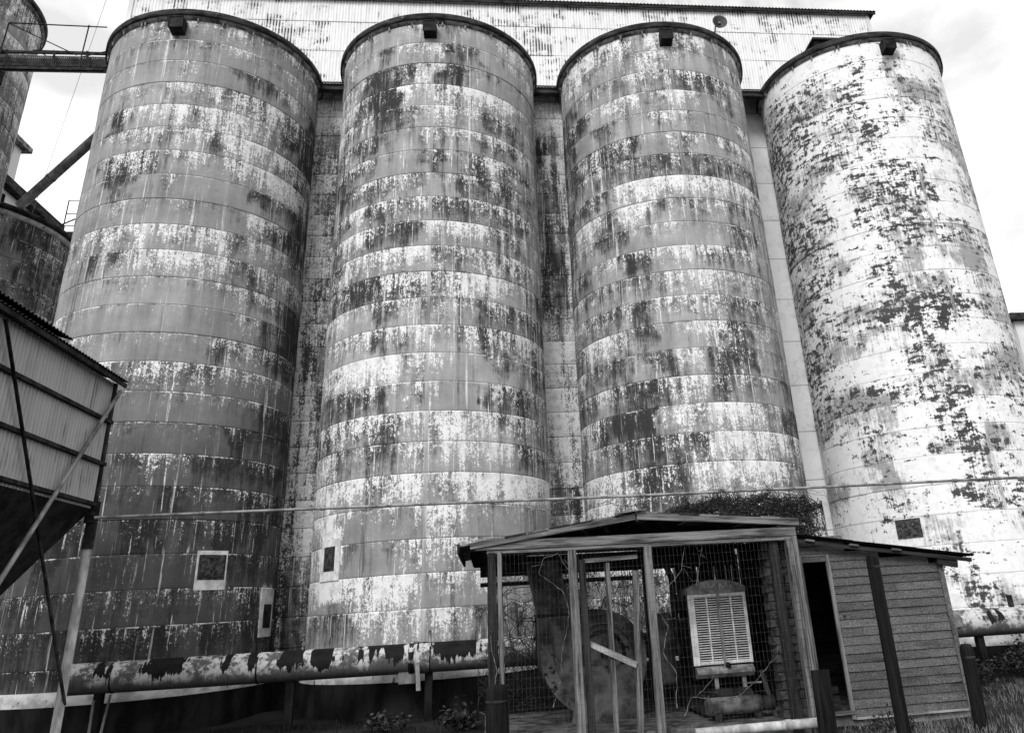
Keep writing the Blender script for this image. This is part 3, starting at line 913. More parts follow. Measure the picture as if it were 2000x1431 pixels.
# ------------------------------------------------------------------ overhead grain hopper at the left
def hopper():
    X, Y0, Y1, X2 = -5.64, 8.3, 12.5, -8.6
    o = thing('grain_hopper', (X, Y1, 0), 'corrugated overhead grain hopper on pipe legs at the left', 'hopper')
    zr = [3.30, 3.94, 4.56, 5.16]
    n = 5; sw = (Y1 - Y0) / n
    rr = random.Random(5)
    for r_ in range(3):
        h = zr[r_+1] - zr[r_] - .004
        me = corr_mesh(sw + .015, h, .085, .013); me.materials.append(MAT['corr_bin'])
        for c in range(n):
            s = bpy.data.objects.new('wall_sheet', me); COL.objects.link(s); s.parent = o; s.matrix_parent_inverse = o.matrix_basis.inverted()
            s.location = (X + rr.uniform(-.003, .003), Y0 + c*sw, zr[r_] + .002); s.rotation_euler = (0, 0, PI/2)
            s.color = (rr.uniform(-.1, .25), 0, 0, 1)
        h_me = corr_mesh(X - X2, h, .085, .013); h_me.materials.append(MAT['corr_bin'])
        for yy in (Y1, Y0):
            s = bpy.data.objects.new('end_sheet', h_me); COL.objects.link(s); s.parent = o; s.matrix_parent_inverse = o.matrix_basis.inverted()
            s.location = (X2, yy, zr[r_] + .002); s.color = (.1, 0, 0, 1)
    me = corr_mesh(Y1 - Y0, 1.86, .085, .013); me.materials.append(MAT['corr_bin'])
    s = bpy.data.objects.new('wall_sheet', me); COL.objects.link(s); s.parent = o; s.matrix_parent_inverse = o.matrix_basis.inverted()
    s.location = (X2, Y0, 3.3); s.rotation_euler = (0, 0, PI/2)
    for z in (4.56, 3.94, 3.36):
        MB().bar((X + .035, Y0 - .1, z), (X + .035, Y1 + .07, z), .06, .05).build('girt', 'dark_steel', o)
        MB().bar((X + .06, Y1 + .035, z), (X2, Y1 + .035, z), .06, .05).build('girt', 'dark_steel', o)
    MB().bar((X + .01, Y1 + .01, 3.2), (X + .01, Y1 + .01, 5.15), .07, .07, (0, 1, 0)).build('corner_angle', 'dark_steel', o)
    # pyramid bottom
    b = MB()
    top = [(X, Y0, 3.3), (X, Y1, 3.3), (X2, Y1, 3.3), (X2, Y0, 3.3)]
    cxm, cym = -7.12, 10.4
    bot = [(cxm + .25, cym - .25, .75), (cxm + .25, cym + .25, .75), (cxm - .25, cym + .25, .75), (cxm - .25, cym - .25, .75)]
    b.quadmesh([top, bot], [top, bot], True)
    b.f.append((7, 6, 5, 4)); b.sm.append(False)
    b.build('hopper_bottom', 'rust_body', o)
    # roof: dark sheets with an eave, the upper sheet stops short of the corner
    me = corr_mesh(Y1 - Y0 + .45, 1.9, .09, .014); me.materials.append(MAT['corr_roof'])
    def roofsheet(y0, wid, z, xo, L):
        me = corr_mesh(wid, L, .09, .014); me.materials.append(MAT['corr_roof'])
        s = bpy.data.objects.new('roof_sheet', me); COL.objects.link(s); s.parent = o; s.matrix_parent_inverse = o.matrix_basis.inverted()
        c_, s_ = math.cos(.28), math.sin(.28)
        s.matrix_basis = Matrix(((0, -s_, -c_, xo), (1, 0, 0, y0), (0, -c_, s_, z), (0, 0, 0, 1)))
    roofsheet(Y0 - .2, Y1 - Y0 + .35, 5.20, X + .16, 1.75)
    roofsheet(Y0 - .2, 10.92 - Y0 + .2, 5.33, X + .10, 1.6)
    MB().bar((X + .13, Y0 - .2, 5.16), (X + .13, Y1 + .12, 5.14), .03, .06).build('eave_strip', 'dark_steel', o)
    b = MB(); b.prism([(X, 5.12), (X2, 5.12), ((X + X2)/2, 5.58)], Y1 - .02, Y1 + .02); b.build('gable', 'corr_bin', o)
    # pipe legs
    for (x, y) in ((X + .02, Y1 + .02), (X2, Y1 + .02), (X2, Y0), (X + .02, Y0)):
        MB().tube([(x, y, gz(x) - .1), (x, y, 2.9), (x, y, 3.35)], [.06, .06, .05], 16).build('leg', 'leg_paint', o)
        MB().tube([(x, y, 2.75), (x, y, 3.4)], .075, 12).build('leg_sleeve', 'dark_steel', o)
    for (a, b_) in (((9.40, 5.08), (12.53, .80)), ((12.53, 5.03), (9.2, .75))):
        off = .075 if a[0] < 10 else .10
        MB().tube([(X + off, a[0], a[1]), (X + off, b_[0], b_[1])], .022 if a[0] < 10 else .030, 8).build('brace', 'dark_steel' if a[0] < 10 else 'grey_steel', o)
hopper()

# long horizontal pipe rail from the hopper leg across the silos
def rail():
    o = thing('overhead_pipe', (-5.6, 12.45, 3.17), 'thin pipe spanning from the hopper leg across all the silos', 'pipe')
    y = 12.45
    pts = [(-5.6, y, 3.17), (-2, y, 3.15), (2, y, 3.125), (6, y, 3.125), (10, y, 3.14), (16, y, 3.17)]
    MB().tube(pts, .021, 10).build('tube', 'grey_steel', o)
    for x in (-4.1, -2.4, .1, 2.4, 4.9, 7.6, 8.4):
        z = np.interp(x, [p[0] for p in pts], [p[2] for p in pts])
        MB().tube([(x - .035, y, z), (x + .035, y, z)], .029, 10).build('coupling', 'grey_steel', o)
    MB().box((-5.68, y - .05, 3.10), (-5.56, y + .05, 3.24)).build('clamp', 'dark_steel', o)
    for x in (14.5,):
        MB().tube([(x, y, -.1), (x, y, 3.12)], .04, 10).build('support', 'dark_steel', o)
rail()

# ------------------------------------------------------------------ aeration duct along the silo feet
def duct():
    y = 14.47
    o = thing('aeration_duct', (-6.4, y, 1.0), 'fat tar patched aeration duct along the silo feet', 'pipe')
    def zc(x): return 1.015 - .0062 * (x + 6.4)
    def section(x0, x1, r, name='duct_section', sd=0.0):
        b = MB(); n = 28
        m = max(2, int((x1 - x0)/.25))
        rows, gr = [], []
        for i in range(m + 1):
            x = x0 + (x1 - x0)*i/m
            rows.append([(x, y + r*math.sin(2*PI*k/n), zc(x) + r*math.cos(2*PI*k/n)) for k in range(n)])
            gr.append([(x, (k/n if k <= n/2 else k/n - 1)*2*.5, sd) for k in range(n)])
        b.quadmesh(rows, gr, True, True)
        return b.build(name, 'duct', o)
    cuts = [-6.42, -5.75, -3.6, -1.22, -.93, 1.2, 3.6, 6.2, 7.45, 9.8, 12.5, 15]
    for i, (a, c) in enumerate(zip(cuts[:-1], cuts[1:])):
        section(a + .004, c - .004, .222 if i != 3 else .235, sd=i*1.9)
    for x in cuts[1:-1]:
        wide = .05 if abs(x + 1.22) < .01 else .012
        MB().lathe((x, y, zc(x)), [(.225, -wide), (.25 if wide > .03 else .231, -wide*.7), (.25 if wide > .03 else .231, wide*.7), (.225, wide)], 28, axis='x').build('flange' if wide > .03 else 'seam_ring', 'duct', o)
    MB().lathe((-6.42, y, zc(-6.4)), [(.0, -.03), (.12, -.02), (.215, .0), (.223, .02)], 28, axis='x').build('end_cap', 'rust_body', o)
    MB().lathe((15, y, zc(15)), [(.223, -.02), (.1, .0), (0, .01)], 28, axis='x').build('end_cap', 'rust_body', o)
    for x in (-5.95, -3.1, -.95, 2.2, 5.3, 8.6, 11.5):
        MB().box((x - .06, y - .05, gz(x) - .1), (x + .06, y + .07, zc(x) - .19)).build('support_pier', 'concrete_dark', o)
    MB().box((-1.42, y - .12, .62), (-1.16, y + .1, .80), .01).build('saddle', 'concrete', o)
    MB().bar((-1.12, y - .235, .93), (-1.10, y - .10, .52), .07, .02).build('strap', 'leg_paint', o)
    for dz in (.20, .235):
        MB().bar((-1.20, y - .07, zc(-1) + dz - .01), (-.95, y - .07, zc(-1) + dz - .01), .03, .018).build('clamp_bar', 'dark_steel', o)
    b = MB(); rows = []
    for x in (7.66, 8.22):
        rows.append([(x, y + .236*math.sin(a_), zc(x) + .236*math.cos(a_)) for a_ in np.linspace(-1.75, -.35, 10)])
    b.quadmesh(rows, rows, False, True); b.build('repair_plate', 'hood', o)
    MB().tube([(9.35, y, zc(9.3) + .2), (9.35, y, zc(9.3) + .42)], .05, 10).build('stub', 'dark_steel', o)
    MB().tube([(-.95, y + .1, zc(-1) + .2), (-.95, y + .1, zc(-1) + .40)], .03, 8).build('stub', 'grey_steel', o)
    MB().tube([(-5.95, y - .16, .72), (-5.93, y - .2, .1)], .02, 6).build('prop', 'grey_steel', o)
    MB().tube([(-5.72, y - .16, .78), (-5.78, y - .2, .1)], .02, 6).build('prop', 'grey_steel', o)
duct()

# ------------------------------------------------------------------ open gabled engine shed
YF = 10.30
def engine_shed():
    o = thing('engine_shed', (2.0, YF, 0), 'open gabled wooden engine shed behind wire mesh', 'shed')
    W = 'wood'
    # front posts
    MB().bar((.075, YF, -.05), (.06, YF, 2.26), .10, .10, (0, 1, 0), .008).build('post', 'wood_dark', o)
    MB().bar((.165, YF - .03, -.05), (.155, YF - .03, 2.27), .055, .10, (0, 1, 0), .006).build('post', W, o)
    MB().bar((1.055, YF, -.05), (1.045, YF, 2.24), .105, .10, (0, 1, 0), .008).build('post', W, o)
    MB().bar((1.185, YF + .05, .0), (1.165, YF + .05, 2.13), .085, .05, (0, 1, 0), .006).build('post', 'wood_dark', o)
    MB().bar((1.985, YF, -.05), (1.995, YF, 2.24), .095, .10, (0, 1, 0), .008).build('post', W, o)
    MB().bar((3.63, YF + .05, -.05), (3.64, YF + .05, 2.24), .11, .10, (0, 1, 0), .008).build('post', 'wood_dark', o)
    MB().bar((3.815, YF - .02, -.05), (3.825, YF - .02, 2.25), .09, .10, (0, 1, 0), .008).build('post', W, o)
    MB().bar((3.90, YF - .01, -.05), (3.905, YF - .01, 2.27), .06, .12, (0, 1, 0), .008).build('post', W, o)
    # plates and fascia
    MB().bar((.0, YF - .005, 2.275), (3.92, YF - .005, 2.25), .09, .055, (0, 0, 1), .005).build('top_plate', W, o)
    MB().bar((-.14, YF - .05, 2.345), (3.93, YF - .05, 2.325), .035, .105, (0, 0, 1), .004).build('fascia', W, o)
    # gable rafters
    MB().bar((-.20, YF - .08, 2.345), (1.89, YF - .08, 2.60), .035, .075, (0, 0, 1), .004).build('rafter', W, o)
    MB().bar((1.88, YF - .085, 2.60), (3.98, YF - .085, 2.43), .035, .085, (0, 0, 1), .004).build('rafter', W, o)
    for y in (11.2, 12.1, 13.05):
        MB().bar((-.22, y, 2.30), (1.88, y, 2.57), .04, .08).build('rafter', 'wood_dark', o)
        MB().bar((1.88, y, 2.57), (3.95, y, 2.40), .04, .08).build('rafter', 'wood_dark', o)
    MB().bar((1.88, YF - .1, 2.585), (1.88, 13.15, 2.585), .04, .10).build('ridge_board', 'wood_dark', o)
    # roof boards each side, laid front to back in rows
    rr = random.Random(8)
    nb = 8
    for side, (xa, za, xb, zb) in enumerate(((-.34, 2.355, 1.875, 2.648), (1.885, 2.648, 4.02, 2.475))):
        for k in range(nb):
            t0, t1_ = k/nb + .003, (k+1)/nb - .003
            xm, zm = xa + (xb-xa)*(t0+t1_)/2, za + (zb-za)*(t0+t1_)/2
            L = math.hypot(xb-xa, zb-za)*(t1_ - t0)
            up = Vector((-(zb-za), 0, xb-xa)).normalized()
            e = rr.uniform(-.06, .06)
            MB().bar((xm, YF - .10 + rr.uniform(-.02, .02), zm), (xm, 13.2 + e, zm), L, .02, tuple(up)).build('roof_board', W if k in (0, 3, 6) else 'wood_dark', o)
    MB().bar((-.34, YF - .12, 2.325), (-.34, 13.2, 2.315), .03, .10).build('eave_board', 'wood_dark', o)
    MB().bar((1.60, YF - .11, 2.638), (1.99, YF - .10, 2.672), .12, .012).build('ridge_flashing', 'grey_steel', o)
    # rear frame
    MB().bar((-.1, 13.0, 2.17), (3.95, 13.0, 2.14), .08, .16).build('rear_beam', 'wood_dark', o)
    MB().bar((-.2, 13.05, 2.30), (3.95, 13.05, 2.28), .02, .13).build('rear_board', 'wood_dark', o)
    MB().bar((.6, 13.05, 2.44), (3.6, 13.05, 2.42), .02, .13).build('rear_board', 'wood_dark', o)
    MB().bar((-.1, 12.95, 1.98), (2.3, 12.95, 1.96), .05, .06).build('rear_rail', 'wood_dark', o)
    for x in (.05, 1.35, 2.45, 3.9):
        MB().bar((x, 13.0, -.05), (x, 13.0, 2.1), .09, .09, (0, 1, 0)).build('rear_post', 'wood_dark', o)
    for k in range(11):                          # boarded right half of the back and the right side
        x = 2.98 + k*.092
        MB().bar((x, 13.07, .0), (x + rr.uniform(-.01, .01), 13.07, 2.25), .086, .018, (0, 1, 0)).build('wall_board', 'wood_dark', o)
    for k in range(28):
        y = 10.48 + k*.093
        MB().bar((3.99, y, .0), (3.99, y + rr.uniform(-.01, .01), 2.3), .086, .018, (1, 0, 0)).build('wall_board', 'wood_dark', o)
    MB().box((-.05, 10.45, -.15), (4.0, 13.3, .205), .01).build('floor_slab', 'slab', o)
    # welded wire over the front
    b = MB()
    zt_ = 2.26
    x = .02
    while x < 3.86:
        b.tube([(x, YF - .075, .0), (x + .01*math.sin(x*7), YF - .082 - .012*math.sin(x*3.1), 1.1), (x, YF - .072, zt_)], .0013, 3, False)
        x += .052
    z = .04
    while z < zt_:
        b.tube([(.0, YF - .076, z), (1.3, YF - .085 - .01*math.sin(z*5), z + .004), (2.6, YF - .08, z - .006), (3.87, YF - .076, z)], .0013, 3, False)
        z += .104
    b.build('wire_mesh', 'wire', o)['kind'] = 'stuff'
engine_shed()

def gate():
    o = thing('broken_gate', (1.5, YF + .12, .2), 'broken wooden gate frame leaning inside the shed front', 'gate')
    y = YF + .13
    MB().bar((1.475, y, .1), (1.495, y, 2.08), .062, .05, (0, 1, 0), .005).build('stile', 'wood', o)
    MB().bar((1.755, y - .01, .1), (1.845, y - .01, 1.97), .075, .05, (0, 1, 0), .005).build('stile', 'wood', o)
    MB().bar((1.20, y - .03, 2.115), (1.88, y - .03, 2.135), .03, .05, (0, 0, 1), .004).build('top_rail', 'wood_pale', o)
    MB().bar((1.16, y - .045, 1.205), (1.765, y - .045, .915), .03, .07, (0, 0, 1), .004).build('brace', 'wood_pale', o)
gate()

# fan blower
def blower():
    cx, cz, y0, y1 = 1.50, .98, 11.75, 12.45
    o = thing('grain_blower', (cx, 12.1, .2), 'big dark snail shaped blower in the shed, its duct rising at left', 'blower')
    # spiral casing: radius grows clockwise from the throat to the upward outlet on the left
    poly = []
    n = 40
    for k in range(n + 1):
        a = PI*1.0 + (k/n) * (-1.62*PI) * -1          # from left, down, right, over the top
        r = .80 - .27 * (k/n)
        poly.append((cx + r*math.cos(a), cz + r*math.sin(a)))
    poly = [(cx - .80, 1.49), (cx - .80, 1.3), (cx - .80, 1.12)] + poly
    outl = [(cx - .36, 1.42), (cx - .36, 1.50)]
    full = poly + outl
    b = MB(); b.prism(full, y0, y1); me = b.build('casing', 'blower', o); recalc(me.data)
    inn = [(cx + (p[0] - cx)*(1 - .17/math.hypot(p[0]-cx, p[1]-cz)), cz + (p[1] - cz)*(1 - .17/math.hypot(p[0]-cx, p[1]-cz))) for p in poly]
    b = MB()
    rows = [[(p[0], y0 - .002, p[1]) for p in poly], [(p[0], y0 - .05, p[1]) for p in poly], [(p[0], y0 - .05, p[1]) for p in inn], [(p[0], y0 - .002, p[1]) for p in inn]]
    b.quadmesh(rows, rows, False, False); me = b.build('casing_band', 'blower_band', o)
    b = MB(); b.tube([(p[0], y1, p[1]) for p in poly], .022, 6); b.build('casing_seam', 'rust_body', o)
    MB().lathe((cx + .05, y0, cz), [(.30, -.0), (.31, -.02), (.27, -.025), (.25, .02), (.0, .03)], 36, axis='y').build('inlet', 'rust_body', o)
    # outlet duct going up with an elbow
    MB().box((cx - .825, y0 - .02, 1.49), (cx - .335, y1 + .02, 1.53)).build('outlet_flange', 'rust_body', o)
    rows = []
    for (z, xa, xb) in ((1.53, cx - .80, cx - .36), (1.75, cx - .84, cx - .40), (2.02, cx - .90, cx - .46), (2.22, cx - .92, cx - .50)):
        rows.append([(xa, y0, z), (xb, y0, z), (xb, y1, z), (xa, y1, z)])
    b = MB(); b.quadmesh(rows, rows, True); me = b.build('outlet_duct', 'blower', o); recalc(me.data)
    b = MB(); b.prism([(cx - .42, .2), (cx + .55, .2), (cx + .40, .85), (cx - .28, .85)], y0 - .06, y0 + .02); b.build('pedestal', 'blower', o)
    b = MB(); b.prism([(cx - .42, .2), (cx + .55, .2), (cx + .40, .85), (cx - .28, .85)], y1 - .02, y1 + .06); b.build('pedestal', 'blower', o)
    MB().tube([(cx + .05, y0 - .25, cz), (cx + .05, y1 + .2, cz)], .04, 10).build('shaft', 'dark_steel', o)
blower()

# old engine with a tall slatted radiator grille
def engine():
    y = 11.2
    o = thing('power_unit', (3.06, y, .2), 'old stationary engine with pale slatted radiator grille in the shed', 'engine')
    xl, xr = 2.655, 3.455
    zb, zt_ = .80, 1.655
    MB().box((xl + .01, y + .03, .62), (xr - .01, y + .20, zt_ + .02), .02).build('radiator_core', 'black', o)
    MB().bar((xl + .045, y, zb), (xl + .045, y, zt_), .09, .03, (0, 1, 0), .006).build('grille_frame', 'grille', o)
    MB().bar((xr - .02, y, zb), (xr - .02, y, zt_), .04, .03, (0, 1, 0), .006).build('grille_frame', 'grille', o)
    MB().bar((xl + .09, y, zt_ - .02), (xr - .04, y, zt_ - .02), .03, .04, (0, 0, 1), .006).build('grille_frame', 'grille', o)
    MB().bar((xl + .09, y, zb + .02), (xr - .04, y, zb + .02), .03, .04, (0, 0, 1), .006).build('grille_frame', 'grille', o)
    xm = (xl + xr)/2 + .015
    MB().bar((xm, y - .012, zb - .02), (xm, y - .012, zt_ + .14), .030, .03, (0, 1, 0), .005).build('centre_strip', 'hood', o)
    q1, q2 = (xl + .09 + xm)/2 + .005, (xr - .04 + xm)/2
    for x in (q1, q2):
        MB().bar((x, y - .004, zb + .03), (x, y - .004, zt_ - .03), .016, .02, (0, 1, 0)).build('grille_bar', 'grille', o)
    N_ = 27
    for k in range(N_):
        z = zb + .055 + (zt_ - zb - .10) * k/(N_ - 1)
        for a, c in ((xl + .09, xm - .015), (xm + .015, xr - .04)):
            MB().bar((a, y + .006, z), (c, y + .006, z), .007, .0115, (0, 0, 1)).build('slat', 'grille', o)
    # hood: rounded cap
    poly = [(xl - .005, zt_), (xl - .005, zt_ + .07)]
    for k in range(13):
        t = k/12; poly.append((xl + .02 + (xr - xl - .04)*t, zt_ + .085 + .085*math.sin(PI*t)**.8))
    poly += [(xr + .005, zt_ + .07), (xr + .005, zt_)]
    b = MB(); b.prism(poly, y - .025, y + .22); h = b.build('hood_cap', 'hood', o); recalc(h.data)
    # raised lettering on the cap: a ring, M M, a ring
    def M(x0, w, z0, hgt):
        b = MB(); t = .016
        yy = y - .036
        b.bar((x0, yy, z0), (x0, yy, z0 + hgt), t, .014, (0, 1, 0))
        b.bar((x0 + w, yy, z0), (x0 + w, yy, z0 + hgt), t, .014, (0, 1, 0))
        b.bar((x0, yy - .001, z0 + hgt), (x0 + w/2, yy - .001, z0 + hgt*.25), t, .014, (0, 1, 0))
        b.bar((x0 + w, yy - .001, z0 + hgt), (x0 + w/2, yy - .001, z0 + hgt*.25), t, .014, (0, 1, 0))
        return b
    M(xm - .135, .10, zt_ + .035, .09).build('letter', 'emblem', h)
    M(xm + .035, .10, zt_ + .035, .09).build('letter', 'emblem', h)
    for x in (xm - .21, xm + .20):
        MB().lathe((x, y - .03, zt_ + .075), [(.012, .0), (.012, -.012), (.024, -.012), (.026, .004)], 14, axis='y').build('badge_ring', 'emblem', h)
    MB().bar((xl + .02, y - .01, .715), (xr - .02, y - .01, .715), .16, .13, (0, 0, 1), .05).build('lower_tank', 'hood', o)
    MB().lathe((xm + .02, y - .09, .79), [(.0, -.02), (.03, -.015), (.035, .03)], 12, axis='y').build('crank_hole', 'black', o)
    for x in (2.93, 3.30):
        MB().bar((x, y, .50), (x, y, .65), .05, .04, (0, 1, 0)).build('foot', 'hood', o)
    MB().tube([(3.33, y - .02, .56), (3.52, y - .02, .56)], .012, 6).build('drain_pipe', 'hood', o)
    MB().bar((3.06, 11.42, .95), (3.06, 12.75, .95), .50, .80, (0, 0, 1), .05).build('engine_block', 'rust_body', o)
    MB().bar((3.06, 11.42, 1.55), (3.06, 12.5, 1.55), .62, .30, (0, 0, 1), .08).build('bonnet', 'rust_body', o)
    b = MB(); b.prism([(2.70, .25), (3.50, .25), (3.34, .52), (2.86, .52)], 11.12, 12.7); b.build('skid', 'rust_body', o)
    MB().tube([(2.62, 12.2, 1.2), (2.52, 12.0, 1.25), (2.40, 11.9, 1.22)], .07, 10).build('manifold', 'dark_steel', o)
    MB().tube([(2.62, 11.9, .9), (2.62, 11.9, 1.9), (2.6, 12.3, 2.2)], .045, 10).build('exhaust_pipe', 'dark_steel', o)
    MB().lathe((2.42, 11.9, 0), [(.0, .55), (.14, .56), (.15, .60), (.15, 1.38), (.12, 1.44), (0, 1.45)], 20).build('air_filter', 'blower', o)
    MB().lathe((3.42, 12.0, 0), [(.0, .85), (.10, .86), (.10, 1.15), (0, 1.16)], 16).build('oil_filter', 'dark_steel', o)
engine()

def fuel_drum():
    o = thing('steel_cylinder', (3.05, 10.85, .3), 'long pale flaking cylinder lying below the radiator', 'cylinder')
    MB().lathe((2.66, 10.85, .36), [(0, 0), (.07, .005), (.10, .03), (.10, .70), (.07, .73), (0, .735)], 20, axis='x').build('shell', 'drum', o)
    MB().lathe((3.39, 10.85, .36), [(.0, .0), (.085, .0), (.085, .14), (.05, .17), (0, .17)], 16, axis='x').build('nozzle', 'rust_body', o)
    for x in (2.8, 3.3):
        MB().box((x - .04, 10.76, .2), (x + .04, 10.94, .275)).build('cradle', 'wood_dark', o)
fuel_drum()

def ground_pipe():
    o = thing('loose_pipe', (3.3, 10.1, .1), 'pale pipe lying on the ground at the shed front', 'pipe')
    MB().tube([(2.35, 10.17, .185), (3.86, 10.12, .20)], .052, 14).build('tube', 'leg_paint', o)
    MB().tube([(3.40, 10.135, .195), (3.48, 10.133, .196)], .060, 14).build('coupling', 'leg_paint', o)
ground_pipe()

def block_pier():
    o = thing('block_pier', (3.75, 10.55, 0), 'narrow pier of small old blocks behind the right shed posts', 'pier')
    me = MB().box((-.11, -.09, -.046), (.11, .09, .046), .006).mesh('block'); me.materials.append(MAT['block'])
    rr = random.Random(4)
    for k in range(21):
        for j in range(2):
            s = bpy.data.objects.new('block', me); COL.objects.link(s); s.parent = o; s.matrix_parent_inverse = o.matrix_basis.inverted()
            s.location = (3.66 + j*.235 + (.012 if k % 2 else -.012) + rr.uniform(-.008, .008), 10.62 + rr.uniform(-.012, .012), .255 + k*.1005)
            s.rotation_euler = (0, 0, rr.uniform(-.03, .03))
    o2 = thing('leaning_board', (3.45, 10.75, .2), 'thin split board leaning beside the block pier', 'board')
    MB().bar((3.53, 10.8, .2), (3.46, 10.95, .72), .05, .02, (0, 1, 0)).build('board', 'wood_dark', o2)
block_pier()

# ------------------------------------------------------------------ lean-to clad in lapped siding
def lean_to():
    yw = 10.95
    o = thing('siding_shed', (5.15, yw, 0), 'low lean-to shed clad in grey lapped siding with open doorway', 'shed')
    xL, xD0, xD1, xR = 4.10, 4.215, 4.545, 6.15
    pitch = .1035
    z = .10; k = 0
    rr = random.Random(9)
    def roof_z(x): return 2.245 - (x - 4.19) * .148
    while z < 2.22:
        zt_ = z + pitch + .012
        # right end of the board where the sloping roof cuts it
        xr = xR if roof_z(xR) >= zt_ else max(xD1 + .3, 4.19 + (2.245 - zt_)/.148)
        xl = xD1 + .055 if zt_ < 2.06 else xL
        if zt_ > 2.06 and xr < 4.6 and xr < xl + .2: break
        cut = xl + (xr - xl)*rr.choice([.22, .38, .55, .71, .86]) + rr.uniform(-.05, .05)
        ends = [(xl, cut - .002), (cut + .002, xr)] if k % 3 != 1 and xr - xl > .8 else [(xl, xr)]
        for xa_, xb_ in ends:
            b = MB()
            e = rr.uniform(-.005, .003); sag = rr.uniform(-.004, .004)
            prof = [(yw - .024 + e, z), (yw - .006 + e, zt_), (yw + .006, zt_), (yw + .004, z)]
            b.prism(prof, xa_, xb_, axis='x')
            b.v = [(v[0], v[1], v[2] + (sag if v[0] > (xa_ + xb_)/2 else -sag)) for v in b.v]
            b.g = [(v[0] + k*1.7, v[2], v[1]) for v in b.v]
            b.build('siding_board', 'siding', o)
        z += pitch; k += 1
    for kk, x in enumerate((xD1 + .03, xR + .012)):
        ztop = 2.05 if kk == 0 else 1.90
        MB().bar((x, yw - .022, .09), (x, yw - .022, ztop), .05 if kk == 0 else .07, .045, (0, 1, 0), .004).build('corner_board', 'siding' if kk else 'wood', o)
    MB().bar((4.16, yw - .02, .15), (4.16, yw - .02, 2.05), .10, .06, (0, 1, 0), .004).build('door_jamb', 'wood', o)
    MB().bar((xD0 - .05, yw - .02, .165), (xD1 + .05, yw - .02, .165), .08, .04, (0, 0, 1), .004).build('door_sill', 'wood', o)
    MB().bar((xD0 - .10, yw - .012, 2.048), (xD1 + .06, yw - .012, 2.048), .03, .022, (0, 0, 1)).build('door_head', 'wood', o)
    MB().bar((xD1 + .06, yw - .03, .095), (xR - .03, yw - .03, .095), .03, .022).build('skirt_board', 'wood_pale', o)
    MB().box((xL, yw + .01, -.15), (xR, yw + .11, .13)).build('plinth', 'concrete', o)
    # side and back walls
    for k in range(20):
        y0 = yw + .03 + k*.1
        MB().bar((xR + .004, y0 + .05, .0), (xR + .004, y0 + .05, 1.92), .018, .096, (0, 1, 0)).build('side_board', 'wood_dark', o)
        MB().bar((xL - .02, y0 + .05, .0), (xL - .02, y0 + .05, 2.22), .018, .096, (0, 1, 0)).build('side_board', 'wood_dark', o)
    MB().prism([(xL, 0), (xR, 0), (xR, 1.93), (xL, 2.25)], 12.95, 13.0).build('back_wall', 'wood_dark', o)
    MB().box((xL, yw + .11, -.1), (xR, 12.95, .12)).build('floor', 'slab', o)
    # roof sheets and rafter tails
    n = 3
    xa, xb = 3.98, 6.62
    for k in range(n):
        a = xa + (xb - xa)*k/n; b_ = xa + (xb - xa)*(k+1)/n + (.06 if k < n-1 else 0)
        me = corr_mesh(2.35, math.hypot(b_ - a, (b_ - a)*.148), .09, .013); me.materials.append(MAT['corr_roof'])
        s = bpy.data.objects.new('roof_sheet', me); COL.objects.link(s); s.parent = o; s.matrix_parent_inverse = o.matrix_basis.inverted()
        c, sn = 1/math.hypot(1, .148), -.148/math.hypot(1, .148)
        z0 = 2.285 - (a - 4.19)*.148 + (n - k)*.006
        s.matrix_basis = Matrix(((0, -sn, c, a), (1, 0, 0, 10.78), (0, c, sn, z0), (0, 0, 0, 1)))
    MB().bar((4.0, 10.83, 2.255), (6.58, 10.83, 1.873), .03, .05).build('verge_board', 'wood_dark', o)
    for x in (4.32, 4.93, 5.52):
        zz = roof_z(x) + .012
        MB().bar((x - .06, 10.80, zz + .004), (x + .06, 10.80, zz - .014), .05, .03, (0, 0, 1), .008).build('purlin_end', 'wood', o)
    MB().bar((6.10, 10.86, 1.885), (6.38, 10.86, 1.83), .04, .09).build('rafter_tail', 'wood_dark', o)
    MB().tube([(4.68, yw - .03, 1.28), (4.68, yw - .055, 1.28)], .014, 8).build('door_knob', 'dark_steel', o)
    c = thing('junk_crate', (4.45, 11.5, .12), 'dim wooden crate just inside the dark doorway', 'crate')
    for zz in (.16, .27, .38):
        MB().bar((4.28, 11.4, zz), (4.62, 11.4, zz), .02, .08).build('slat', 'wood_dark', c)
        MB().bar((4.28, 11.4, zz), (4.28, 11.75, zz), .02, .08).build('slat', 'wood_dark', c)
    MB().box((4.3, 11.43, .13), (4.6, 11.75, .16)).build('base', 'wood_dark', c)
lean_to()

